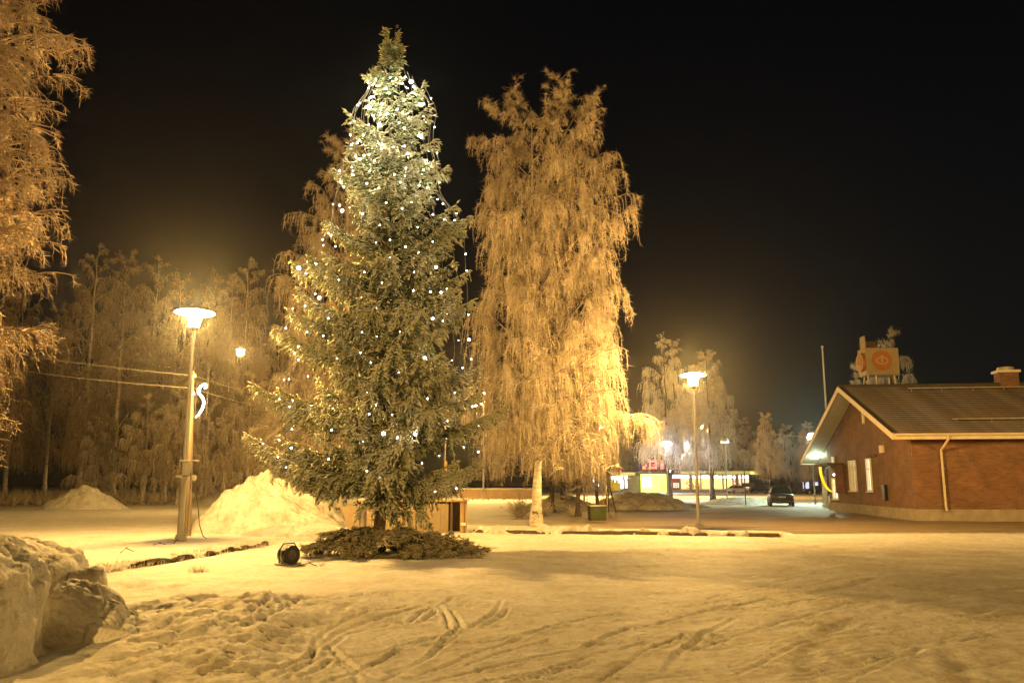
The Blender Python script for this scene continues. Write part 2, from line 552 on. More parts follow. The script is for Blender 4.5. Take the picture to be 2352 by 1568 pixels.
def ground_base(x, y):
    """height of the snow surface without wheel tracks"""
    x = np.asarray(x, float); y = np.asarray(y, float)
    r = np.hypot(x, y)
    h = 0.05 * fbm(x * 0.22, y * 0.22, 3, 3) + 0.018 * fbm(x * 1.7, y * 1.7, 11, 3)
    # raised strip with the left lamp post
    d, s = poly_dist(x, y, KERB_EARTH, True)
    ex = sstep(-10.8, -9.6, x) * (1 - sstep(-4.4, -3.6, x))
    h = h + np.where(s > 0, 0.13 * ex * sstep(0.0, 0.06, d) * (1 - sstep(2.5, 6.0, d)), 0)
    # island behind the stone kerb
    d2, s2 = poly_dist(x, y, KERB_STONE, True)
    ex2 = sstep(-1.6, -1.0, x) * (1 - sstep(8.6, 9.2, x))
    h = h + np.where(s2 > 0, 0.13 * ex2 * sstep(0.0, 0.08, d2) * (1 - sstep(0.9, 2.2, d2)), 0)
    # trampled lumps beside the plough bank
    for cx, cy, rx, ry, amp in ((-3.2, 8.9, 1.3, 1.5, 0.17), (-3.6, 11.0, 2.2, 1.5, 0.15), (-2.6, 7.4, 1.2, 1.0, 0.09), (-1.9, 12.6, 1.4, .8, 0.05), (-5.4, 13.6, 1.6, 1.2, 0.06)):
        q = np.hypot((x - cx) / rx, (y - cy) / ry)
        k = np.clip(1.15 - q, 0, 1)
        h = h + amp * k * (0.9 * lumps(x, y, 0.30, 21) + 0.6 * lumps(x, y, 0.15, 31) + 0.3 * lumps(x, y, 0.08, 33) + 1.2 * np.clip(fbm(x * 1.6, y * 1.6, 41, 2), -.2, .6) - 0.3)
    # rubbed and scuffed snow on the driven area
    k = sstep(3.0, 6.0, y) * (1 - sstep(22, 27, y)) * sstep(-2.5, 1.5, x + 0.05 * (y - 12))
    h = h + k * (0.018 * fbm(x * 3.1 + y * 1.3, y * 2.3 - x * 0.8, 51, 3) + 0.012 * lumps(x, y, 0.22, 61))
    return h

def zz(x, y):
    return float(ground_base(np.array([x]), np.array([y]))[0])

# tyre, sledge and foot tracks, as measured in the photograph: A and B give (pixel offset, scale) of two enlarged views
def tA(p): return [tuple(G(588 + 0.4286 * x, 1218 + 0.4286 * y)[:2]) for x, y in p]
def tB(p): return [tuple(G(1512 + 0.357 * x, 1176 + 0.357 * y)[:2]) for x, y in p]
def tF(p): return [tuple(G(x, y)[:2]) for x, y in p]
TRACKS = []       # (points, half width, depth)
for p in ([(-60, 540), (0, 490), (90, 440), (240, 400), (450, 375), (640, 350), (900, 332), (1280, 325)],
          [(-60, 600), (0, 560), (120, 490), (230, 425), (420, 395), (560, 362), (700, 350)],
          [(310, 660), (320, 610), (370, 550), (450, 500), (600, 460), (780, 420), (960, 395), (1100, 400)],
          [(300, 690), (340, 630), (420, 560), (500, 520), (680, 470), (850, 420), (960, 400)],
          [(370, 640), (480, 550), (600, 520), (720, 500)],
          [(830, 480), (880, 440), (980, 400), (1050, 360), (1280, 330)], [(910, 470), (960, 440), (990, 400)],
          [(1000, 400), (1030, 460), (1040, 530)], [(1050, 420), (1090, 470), (1110, 520)],
          [(1170, 510), (1270, 440), (1320, 370)], [(1240, 500), (1310, 460), (1350, 410)],
          [(490, 675), (680, 640), (900, 580), (1050, 545), (1075, 525)],
          [(610, 720), (740, 640), (880, 595), (1010, 560)],
          [(720, 750), (860, 700), (960, 640), (1030, 560), (1060, 530)],
          [(700, 790), (900, 690), (1000, 620), (1080, 545)],
          [(-80, 760), (0, 745), (150, 715), (270, 700), (310, 650)], [(50, 775), (200, 730), (300, 700)], [(100, 803), (240, 745), (330, 690)],
          [(240, 797), (350, 740), (400, 690)], [(380, 820), (500, 770), (620, 700)], [(400, 620), (480, 700), (600, 770), (700, 800)], [(420, 690), (520, 750), (560, 815)],
          [(840, 615), (1050, 597), (1300, 580), (1440, 550), (1650, 500)],
          [(800, 790), (1000, 720), (1200, 640), (1440, 560), (1700, 480), (2000, 430)],
          [(1130, 715), (1300, 650), (1480, 600), (1560, 580)],
          [(880, 820), (1100, 770), (1300, 720), (1700, 640), (2000, 520)],
          [(1150, 830), (1500, 770), (1700, 700), (1900, 640), (2100, 600)], [(1350, 830), (1600, 760), (1800, 700)],
          [(1840, 800), (1960, 720), (2100, 640), (2300, 560)]):
    TRACKS.append((tA(p), 0.030, 0.025))
for p in ([(400, 465), (800, 490), (1200, 515), (1450, 530)], [(600, 365), (960, 385), (1400, 400), (1800, 425), (2200, 430)],
          [(1250, 322), (1600, 290), (1900, 230), (2150, 190), (2400, 170)], [(1850, 262), (2200, 300), (2352, 330)], [(1400, 420), (1800, 420)]):
    TRACKS.append((tA(p), 0.03, 0.012))
SMEARS = []
for p in ([(1010, 1120), (960, 1060), (935, 960), (1050, 800), (1180, 730), (1280, 690), (1500, 610)],
          [(1620, 585), (1870, 548), (2100, 510), (2380, 488)], [(1080, 860), (1180, 930), (1290, 990)],
          [(1000, 520), (1200, 480), (1400, 430)], [(2050, 660), (2180, 600)], [(1740, 430), (2000, 390), (2380, 370)], [(400, 610), (600, 590), (760, 560)], [(1860, 900), (1930, 1010), (1950, 1100)]):
    SMEARS.append(tB(p)); TRACKS.append((tB(p), 0.09, 0.010))
for p in ([(640, 700), (760, 640)], [(1740, 680), (1830, 600)], [(1840, 780), (2000, 690)]):
    SMEARS.append(tA(p)); TRACKS.append((tA(p), 0.07, 0.012))
for p in ([(0, 720), (200, 660), (500, 600), (700, 560)], [(40, 1040), (150, 900), (300, 780), (480, 690)]):
    TRACKS.append((tB(p), 0.04, 0.018))
for p in ([(300, 560), (800, 440), (1300, 330), (1700, 280)], [(100, 620), (700, 520), (1200, 430), (1500, 380)], [(600, 640), (1000, 560), (1600, 460), (2300, 420)],
          [(200, 900), (700, 740), (1200, 600), (1800, 500)], [(500, 1050), (900, 860), (1400, 760), (2000, 700), (2380, 660)], [(1200, 1080), (1700, 900), (2350, 760)]):
    TRACKS.append((tB(p), 0.028, 0.014))
for y0, y1, x0, x1 in ((1243, 1241, 1100, 2000), (1250, 1252, 1250, 2300), (1258, 1254, 1300, 2100), (1264, 1270, 1350, 1950), (1272, 1268, 1150, 1900), (1281, 1290, 1400, 2350), (1236, 1240, 1850, 2350)):
    TRACKS.append((tF([(x0, y0), ((x0 + x1) / 2, (y0 + y1) / 2 + 2), (x1, y1)]), 0.06, 0.018))
for y0, y1 in ((1160, 1156), (1168, 1162), (1178, 1171), (1190, 1177), (1196, 1183)):
    TRACKS.append((tF([(-150, y0), (150, (y0 * .6 + y1 * .4)), (520, y1)]), 0.35, 0.07))

_tr = random.Random(8)
for k in range(22):
    xa, ya_ = _tr.uniform(-4.0, 2.0), _tr.uniform(6.0, 10.5)
    xb, yb_ = _tr.uniform(9.0, 17.0), _tr.uniform(10.0, 21.0)
    bend = _tr.uniform(-1.5, 1.5)
    for off in (-.72, .72):
        pts = []
        dx, dy = xb - xa, yb_ - ya_; L = math.hypot(dx, dy); nx, ny = -dy / L, dx / L
        for s_ in np.linspace(0, 1, 9):
            o_ = off + bend * 4 * s_ * (1 - s_)
            pts.append((xa + dx * s_ + nx * o_, ya_ + dy * s_ + ny * o_))
        dep = _tr.uniform(.004, .010)
        TRACKS.append((pts, 0.028, dep)); TRACKS.append(([(x + nx * .09, y + ny * .09) for x, y in pts], 0.024, dep * .8))
for k in range(10):
    y = _tr.uniform(19.0, 26.5)
    pts = [(x, y + .4 * math.sin(x * .2 + k) + .03 * k * (x - 5) * .3) for x in np.linspace(-1.0, 17.0, 10)]
    TRACKS.append((pts, 0.05, 0.012)); TRACKS.append(([(x, y_ + 1.45) for x, y_ in pts], 0.05, 0.010))

def build_ground():
    th = np.concatenate([np.linspace(-36, 36, 460), np.linspace(36, 324, 60)[1:-1]])
    th = np.radians(90 - th)
    rr = np.concatenate([np.geomspace(0.6, 5.2, 14)[:-1], np.geomspace(5.2, 30, 330)[:-1], np.geomspace(30, 130, 70)[:-1], np.geomspace(130, 1500, 26)])
    A, R = np.meshgrid(th, rr)
    X, Y = R * np.cos(A), R * np.sin(A)
    Z = ground_base(X, Y)
    Z = np.where(R > 140, 0.0, Z)
    fr = (R > 4) & (R < 75) & (np.abs(np.arctan2(X, Y)) < math.radians(39))
    x, y = X[fr], Y[fr]
    dz = np.zeros_like(x)
    wob = 0.35 + 1.3 * np.clip(vnoise(x * 1.1, y * 1.1, 77) + 0.5, 0, 1)
    for pts, w, dep in TRACKS:
        xs = [p[0] for p in pts]; ys = [p[1] for p in pts]
        near = (x > min(xs) - 1) & (x < max(xs) + 1) & (y > min(ys) - 1) & (y < max(ys) + 1)
        if not near.any():
            continue
        d = poly_dist(x[near] + 0.05 * vnoise(x[near] * 2.1, y[near] * 2.1, 5), y[near] + 0.05 * vnoise(x[near] * 2.1, y[near] * 2.1, 6), pts)
        g = -dep * np.exp(-(d / w) ** 4) + 0.55 * dep * np.exp(-((d - 1.9 * w) / (0.7 * w)) ** 2)
        dz[near] += g * wob[near]
    Z[fr] += np.clip(dz, -0.09, 0.06)
    nr, nt_ = X.shape
    verts = np.stack([X, Y, Z], -1).reshape(-1, 3)
    idx = np.arange(nr * nt_).reshape(nr, nt_)
    b = np.roll(idx, -1, axis=1)
    quads = np.stack([idx[:-1], idx[1:], b[1:], b[:-1]], -1).reshape(-1, 4)
    verts = np.concatenate([verts, [[0, 0, float(Z[0].mean())]]])
    c = len(verts) - 1
    tri = np.stack([np.full(nt_, c), idx[0], b[0]], -1)
    me = np_mesh("ground", verts, [quads[:, ::-1], tri[:, ::-1]])
    # make sure it faces up
    me.update()
    if me.polygons[0].normal.z < 0:
        me.flip_normals()
    # driven, gritted ice of the car park behind the kerb
    vx, vy = verts[:, 0], verts[:, 1]
    nz = 1.6 * fbm(vx * 0.25, vy * 0.6, 91, 3)
    edge = 27.6 + 0.012 * vx
    pk = sstep(-0.4, 0.5, vy - edge - 0.35 * nz) * (1 - sstep(48, 62, vy + 5 * nz)) * sstep(-2.0, 3.5, vx + 1.5 * nz)
    isl = (1 - sstep(0.4, 1.0, np.abs(vy - edge - 0.6) + 0.25 * nz)) * (1 - sstep(8.8, 9.4, vx)) * sstep(-1.8, -1.0, vx)
    pk = np.clip(pk * (1 - 0.92 * isl), 0, 1)
    # grey ruts where cars turn
    ru = sstep(0.25, 0.75, 0.5 + 1.3 * fbm(vx * 0.9 + vy * 0.45, vy * 0.8 - 0.3 * vx, 131, 5)) * sstep(0.5, 4.0, vx - 0.1 * vy) * (1 - sstep(20, 26, vy))
    pk = np.clip(np.maximum(pk, 0.30 * ru), 0, 1)
    near = (vy > 4) & (vy < 22) & (np.abs(vx) < 16)
    sm = np.zeros(int(near.sum()))
    for pts in SMEARS:
        d = poly_dist(vx[near], vy[near], pts)
        sm = np.maximum(sm, np.exp(-(d / 0.11) ** 2) * np.clip(0.55 + 1.2 * fbm(vx[near] * 2.2, vy[near] * 2.2, 171, 3), 0, 1))
    pk[near] = np.maximum(pk[near], 0.62 * sm)
    at = me.attributes.new("pack", 'FLOAT', 'POINT')
    at.data.foreach_set("value", pk.astype(np.float32))
    o = link("ground", me, M['snow'])
    tag(o, kind="structure")
    return o
build_ground()

# ------------------------------------------------------------------ snow heaps
def heap(name, label, cx, cy, rx, ry, h, seed, mat, prof=1.5, lump=0.12, cell=0.45, n=72, skew=(0, 0), group=None, cut=None, rz=0.0, tilt=0.0):
    """a ploughed heap standing on the ground; skew moves its summit"""
    u = np.linspace(-1, 1, n)
    Xu, Yu = np.meshgrid(u, u)
    # square to disc so that the rim is round
    D = np.sqrt(np.clip(1 - Yu ** 2 / 2, 0, 1)); E = np.sqrt(np.clip(1 - Xu ** 2 / 2, 0, 1))
    dx, dy = Xu * D, Yu * E
    q = np.hypot(dx, dy)
    sx, sy = dx - skew[0] * (1 - q), dy - skew[1] * (1 - q)
    lx, ly = rx * (dx + skew[0] * (1 - q)), ry * (dy + skew[1] * (1 - q))
    c, s = math.cos(rz), math.sin(rz)
    X, Y = cx + lx * c - ly * s, cy + lx * s + ly * c
    qn = q * (1 + 0.22 * vnoise(X * 0.9, Y * 0.9, seed))
    base = np.clip(1 - qn, 0, 1) ** prof
    Z = h * base * (1 + tilt * dx)
    e = np.clip((1 - q) * 4, 0, 1)
    Z = Z + e * (lump * (lumps(X, Y + 0.7 * Z, cell, seed) - 0.4) + 0.5 * lump * (lumps(X + .6 * Z, Y, cell * 0.45, seed + 3) - 0.4) + 0.35 * h * fbm(X * 1.3, Y * 1.3, seed + 7, 3) * np.clip(1 - q, 0, 1))
    g = ground_base(X, Y)
    Z = np.where(q > 0.97, -0.08, np.maximum(Z, -0.03)) + g
    verts = np.stack([X - cx, Y - cy, Z], -1).reshape(-1, 3)
    i = np.arange(n * n).reshape(n, n)
    quads = np.stack([i[:-1, :-1], i[:-1, 1:], i[1:, 1:], i[1:, :-1]], -1).reshape(-1, 4)
    me = np_mesh(name, verts, [quads])
    o = link(name, me, mat, None, (cx, cy, 0))
    return tag(o, label, "snow heap", group)

p = G(590, 1222)
heap("snow_heap", "tall bright conical snow heap beside the lamp post", p[0] + 0.15, p[1] + 0.9, 3.0, 2.2, 2.0, 5, M['heap'], 1.12, 0.24, 0.34, 120, (-0.06, 0.1))
p = G(720, 1240)
heap("snow_heap", "low spread of snow at the foot of the bright conical heap", p[0], p[1] + 0.5, 2.4, 1.1, 0.42, 8, M['heap'], 1.0, 0.08, 0.3, 70)
p = G(192, 1168)
heap("snow_heap", "small pointed snow heap at the edge of the dark wood", p[0], p[1], 3.1, 2.2, 1.75, 15, M['pile'], 1.3, 0.16, 0.5, 60)
p = G(1475, 1170)
heap("snow_heap", "rough dirty snow heap on the car park in front of the forked tree", p[0], p[1] + 1.0, 3.3, 2.2, 0.85, 25, M['dirty_pile'], 0.6, 0.36, 0.8, 90)
p = G(1560, 1168)
heap("snow_heap", "low skirt of crumbled snow beside the rough dirty heap", p[0], p[1] + 1.5, 2.6, 1.6, 0.3, 28, M['dirty_pile'], 0.8, 0.16, 0.5, 50)
p = G(1722, 1160)
heap("snow_heap", "smooth low snow bank at the foot of the round road sign", p[0], p[1] + 3.0, 3.2, 2.0, 0.62, 35, M['pile'], 0.9, 0.15, 0.6, 50)
p = G(1800, 1158)
heap("snow_heap", "flat snow bank between the dark sedan and the street", p[0], p[1] + 8.0, 3.0, 1.6, 0.45, 38, M['pile'], 0.9, 0.12, 0.6, 40)
p = G(1300, 1176)
heap("snow_heap", "small snow heap under the saplings behind the bushes", p[0], p[1] + 4.0, 2.6, 1.6, 0.9, 42, M['dirty_pile'], 0.9, 0.18, 0.6, 44)
p = G(462, 1160)
heap("snow_heap", "low snow ridge along the far road edge behind the lamp post", p[0] + .5, p[1] + 2, 3.4, 1.5, 0.75, 45, M['pile'], 0.8, 0.12, 0.5, 44)
p = G(395, 1160)
heap("snow_heap", "little snow mound under the wood between two birch trunks", p[0], p[1] + 3, 2.0, 1.4, 0.9, 48, M['pile'], 1.0, 0.12, 0.5, 40)

# ------------------------------------------------------------------ plough banks in the near left corner
def noise3(P, f, seed, octv=4):
    return (fbm(P[:, 0] * f + 3.1, P[:, 1] * f + P[:, 2] * f * 0.37, seed, octv) + fbm(P[:, 1] * f - 1.7, P[:, 2] * f + P[:, 0] * f * 0.41, seed + 1, octv) + fbm(P[:, 2] * f + 7.3, P[:, 0] * f + P[:, 1] * f * 0.33, seed + 2, octv)) / 1.8

def lumps3(P, cell, seed):
    return (lumps(P[:, 0] + .5 * P[:, 2], P[:, 1], cell, seed) + lumps(P[:, 1] + .3 * P[:, 0], P[:, 2], cell, seed + 40) + lumps(P[:, 2], P[:, 0] + .4 * P[:, 1], cell, seed + 80)) / 3

def crag(name, label, c, half, seed, expo=0.35, rot=(0, 0, 0), rough=0.10, lump=0.06, cell=0.24, nu=200, nv=110, cat="snow bank", shear=(0, 0), toplump=1.0):
    """a massive rounded block of ploughed snow, relief carved over its whole surface"""
    u = np.linspace(-math.pi, math.pi, nu); v = np.linspace(-math.pi / 2, math.pi / 2, nv)
    U, Vv = np.meshgrid(u, v)
    sg = lambda a, e: np.sign(a) * np.abs(a) ** e
    D = np.stack([sg(np.cos(Vv), expo) * sg(np.cos(U), expo), sg(np.cos(Vv), expo) * sg(np.sin(U), expo), sg(np.sin(Vv), expo)], -1).reshape(-1, 3)
    P = D * np.array(half)
    P[:, 0] += shear[0] * P[:, 2]; P[:, 1] += shear[1] * P[:, 2]
    n = D / (np.linalg.norm(D, axis=1, keepdims=True) + 1e-9)
    up = np.clip(D[:, 2], 0, 1)
    d = rough * 1.6 * noise3(P, 1.3, seed, 3) + rough * 0.8 * noise3(P, 4.2, seed + 9, 4) + rough * .45 * noise3(P, 12.0, seed + 19, 4) + lump * (0.35 + toplump * up) * (lumps3(P, cell, seed) - 0.25) + 0.55 * lump * (lumps3(P, cell * .42, seed + 5) - .25) + 0.45 * lump * (lumps3(P, cell * .22, seed + 15) - .25)
    P = P + n * d[:, None]
    R = Matrix.Rotation(rot[2], 3, 'Z') @ Matrix.Rotation(rot[1], 3, 'Y') @ Matrix.Rotation(rot[0], 3, 'X')
    P = P @ np.array(R).T
    i = np.arange(nu * nv).reshape(nv, nu)
    q = np.stack([i[:-1, :-1], i[:-1, 1:], i[1:, 1:], i[1:, :-1]], -1).reshape(-1, 4)
    o = link(name, np_mesh(name, P, [q]), M['pile'], None, tuple(float(t) for t in c))
    return tag(o, label, cat)

crag("snow_bank", "tall cut face of the nearest plough bank in the lower corner", (-5.48, 7.45, 0.24), (0.98, 0.84, 0.60), 103, 0.52, (0, 0, .10), 0.13, 0.15, 0.17, 230, 130, shear=(-.06, .05), toplump=2.0)
crag("snow_bank", "lumpy crest of broken snow on top of the nearest plough bank", (-5.85, 8.0, 0.78), (0.70, 0.65, 0.20), 133, 0.7, (0, -.12, .3), 0.10, 0.16, 0.15, 150, 80)
crag("snow_bank", "overhanging plough bank with a smooth slab behind the nearest one", (-7.15, 10.9, 0.42), (1.25, .95, 0.42), 203, 0.42, (0, .16, .15), 0.10, 0.10, 0.30, 200, 110, shear=(.25, 0))
b0 = G(222, 1488)
crag("snow_block", "large tilted snow block leaning away from the plough bank", (b0[0] - .30, b0[1] + .35, .17), (0.36, 0.28, 0.20), 303, 0.50, (.15, .45, .12), 0.08, 0.10, 0.09, 110, 70, "snow block")
b0 = G(272, 1490)
crag("snow_block", "lower snow block at the foot of the large tilted one", (b0[0] - .22, b0[1] + .22, .07), (0.20, 0.18, 0.12), 313, 0.25, (.1, .25, .5), 0.06, 0.05, 0.14, 80, 50, "snow block")
b0 = G(178, 1405)
crag("snow_block", "upright pale snow block in the gap of the plough banks", (b0[0], b0[1] + .2, .22), (0.20, 0.20, 0.26), 323, 0.45, (.1, -.15, .4), 0.06, 0.05, 0.14, 80, 50, "snow block")

def chunk_mesh(seed):
    rr_ = random.Random(seed)
    o = crag("snow_chunk", "x", (0, 0, 0), (1.0, rr_.uniform(.6, .9), rr_.uniform(.45, .7)), 500 + seed * 7, rr_.uniform(.35, .6), (rr_.gauss(0, .3), rr_.gauss(0, .3), 0), 0.30, 0.25, 0.7, 48, 28, shear=(rr_.gauss(0, .3), rr_.gauss(0, .3)))
    me = o.data; bpy.data.objects.remove(o)
    return me
_cm = [chunk_mesh(s) for s in range(3)]
_rng = random.Random(4)
CHUNKS = [(655, 1438, .035, "x")]
for i, (a, b_, r, _) in enumerate(CHUNKS):
    q = G(a, b_)
    o = link("snow_chunk", _cm[i % 3], None, None, (q[0], q[1], zz(q[0], q[1]) + r * 0.12))
    o.scale = (r * 1.1, r * 1.1, r * .8); o.rotation_euler = (0, 0, _rng.uniform(0, 6.3))
    tag(o, "single small snow lump lying alone on the smooth snow among the tracks", "snow lump")

# ------------------------------------------------------------------ kerbs
def jagged_strip(name, pts, width, height, seed, mat, n, drop=0.06, rough=0.5, parent=None):
    """an uneven low ledge following a line on the ground"""
    pts = np.array(pts); seg = np.hypot(*(np.diff(pts, axis=0).T)); cum = np.concatenate([[0], np.cumsum(seg)])
    s = np.linspace(0, cum[-1], n)
    x = np.interp(s, cum, pts[:, 0]); y = np.interp(s, cum, pts[:, 1])
    tx, ty = np.gradient(x), np.gradient(y); L = np.hypot(tx, ty); nx, ny = ty / L, -tx / L          # towards the camera
    hh = height * np.clip(1 + rough * 2.4 * fbm(s * 2.1, s * 0 + seed, seed, 4), 0.05, 2.0)
    ww = width * np.clip(1 + rough * 2.0 * fbm(s * 3.3, s * 0 + seed + 3, seed + 3, 3), 0.2, 2.0)
    z = ground_base(x + nx * .12, y + ny * .12)
    prof = [(0.6, -drop), (0.55, 0.55), (0.25, 1.0), (-0.5, 1.05), (-0.6, -0.2)]
    vs = []
    for a, b in prof:
        vs.append(np.stack([x + nx * ww * a, y + ny * ww * a, z + (hh * b if b > 0 else b)], -1))
    vs = np.stack(vs, 1)
    k = len(prof); i = np.arange(n * k).reshape(n, k)
    q = np.stack([i[:-1, :-1], i[1:, :-1], i[1:, 1:], i[:-1, 1:]], -1).reshape(-1, 4)
    return link(name, np_mesh(name, vs.reshape(-1, 3), [q], flat=True), mat, parent)
o = jagged_strip("kerb", KERB_STONE, 0.16, 0.105, 3, M['dark_wood'], 160, rough=0.12)
tag(o, kind="structure")
o = jagged_strip("kerb_snow", [(a, b + 0.07) for a, b in KERB_STONE], 0.26, 0.15, 6, M['pile'], 300, rough=0.7); tag(o, kind="structure")
o = jagged_strip("earth_edge", KERB_EARTH[1:], 0.07, 0.055, 13, M['soil'], 520, rough=1.3); tag(o, kind="structure")
# frosted grass tufts along the earth edge
def tufts(name, pts, per, length, seed, lean=0.5, r=0.006, mat=None):
    rng = np.random.default_rng(seed)
    B, T = [], []
    for x, y in pts:
        n = rng.integers(per // 2, per)
        b = np.stack([x + rng.normal(0, .07, n), y + rng.normal(0, .05, n), np.full(n, zz(x, y) + 0.0)], -1)
        d = np.stack([rng.normal(0, lean, n), rng.normal(0, lean, n), np.abs(rng.normal(1, .3, n))], -1)
        d /= np.linalg.norm(d, axis=1, keepdims=True)
        B.append(b); T.append(b + d * (length * rng.uniform(.4, 1.2, (n, 1))))
    B, T = np.concatenate(B), np.concatenate(T)
    v, f = cones(B, T, np.full(len(B), r), rng)
    o = link(name, np_mesh(name, v, [f]), mat or M['grass'])
    return tag(o, None, None, None, "stuff")
_pts = []
for k in range(70):
    s = _rng.random() * (len(KERB_EARTH) - 2) + 1; i = int(s); f = s - i
    a, b_ = KERB_EARTH[i], KERB_EARTH[i + 1]
    _pts.append((a[0] + (b_[0] - a[0]) * f + _rng.gauss(0, .05), a[1] + (b_[1] - a[1]) * f + _rng.gauss(0, .06)))
tag(tufts("frosted_grass", _pts, 12, 0.13, 3), "frosted grass blades poking out along the dark earth edge", "grass")
_pts = [tuple(G(x, y)[:2]) for x, y in ((455, 1312), (460, 1314), (448, 1316), (740, 1300), (1600, 1214), (1612, 1216), (1580, 1216), (255, 1318), (395, 1290), (1210, 1213), (1250, 1213))]
tag(tufts("grass_tuft", _pts, 26, 0.16, 5), "scattered frosted grass tufts standing out of the open snow", "grass")
# tall dead grass along the edge of the wood
rngw = np.random.default_rng(12)
_pts = [tuple(G(x, y)[:2]) for x, y in zip(rngw.uniform(-40, 640, 420), rngw.uniform(1146, 1160, 420))]
tag(tufts("tall_grass", _pts, 16, 1.5, 9, 0.55, 0.03), "tall dead grass along the foot of the dark wood", "grass")

# twigs lying on the snow
def ground_twig(pts, label, r=0.012):
    P = [np.array([*G(x, y)[:2], zz(*G(x, y)[:2]) + r + dz]) for x, y, dz in pts]
    m = MB(); m.tube(P, [r, r, r * .6, r * .4][:len(P)] if len(P) <= 4 else r, 5)
    side = P[len(P) // 2]
    m.tube([side, side + np.array([.08, -.10, .03])], [r * .7, r * .3], 4)
    return tag(m.build("fallen_twig", M['dark_bark']), label, "twig", "twigs lying on the snow")
ground_twig([(276, 1284, 0), (288, 1276, .03), (306, 1281, 0)], "bent dark twig lying on the snow in front of the lamp post")
ground_twig([(398, 1262, 0), (405, 1256, .03), (412, 1248, .06)], "short upright twig stuck in the snow at the foot of the lamp post")
ground_twig([(352, 1264, 0), (365, 1262, .02), (380, 1265, 0)], "small flat twig on the raised snow near the lamp post")
ground_twig([(688, 1300, 0), (710, 1297, .02), (728, 1301, 0)], "thin twig on the snow between floodlight and cut boughs")

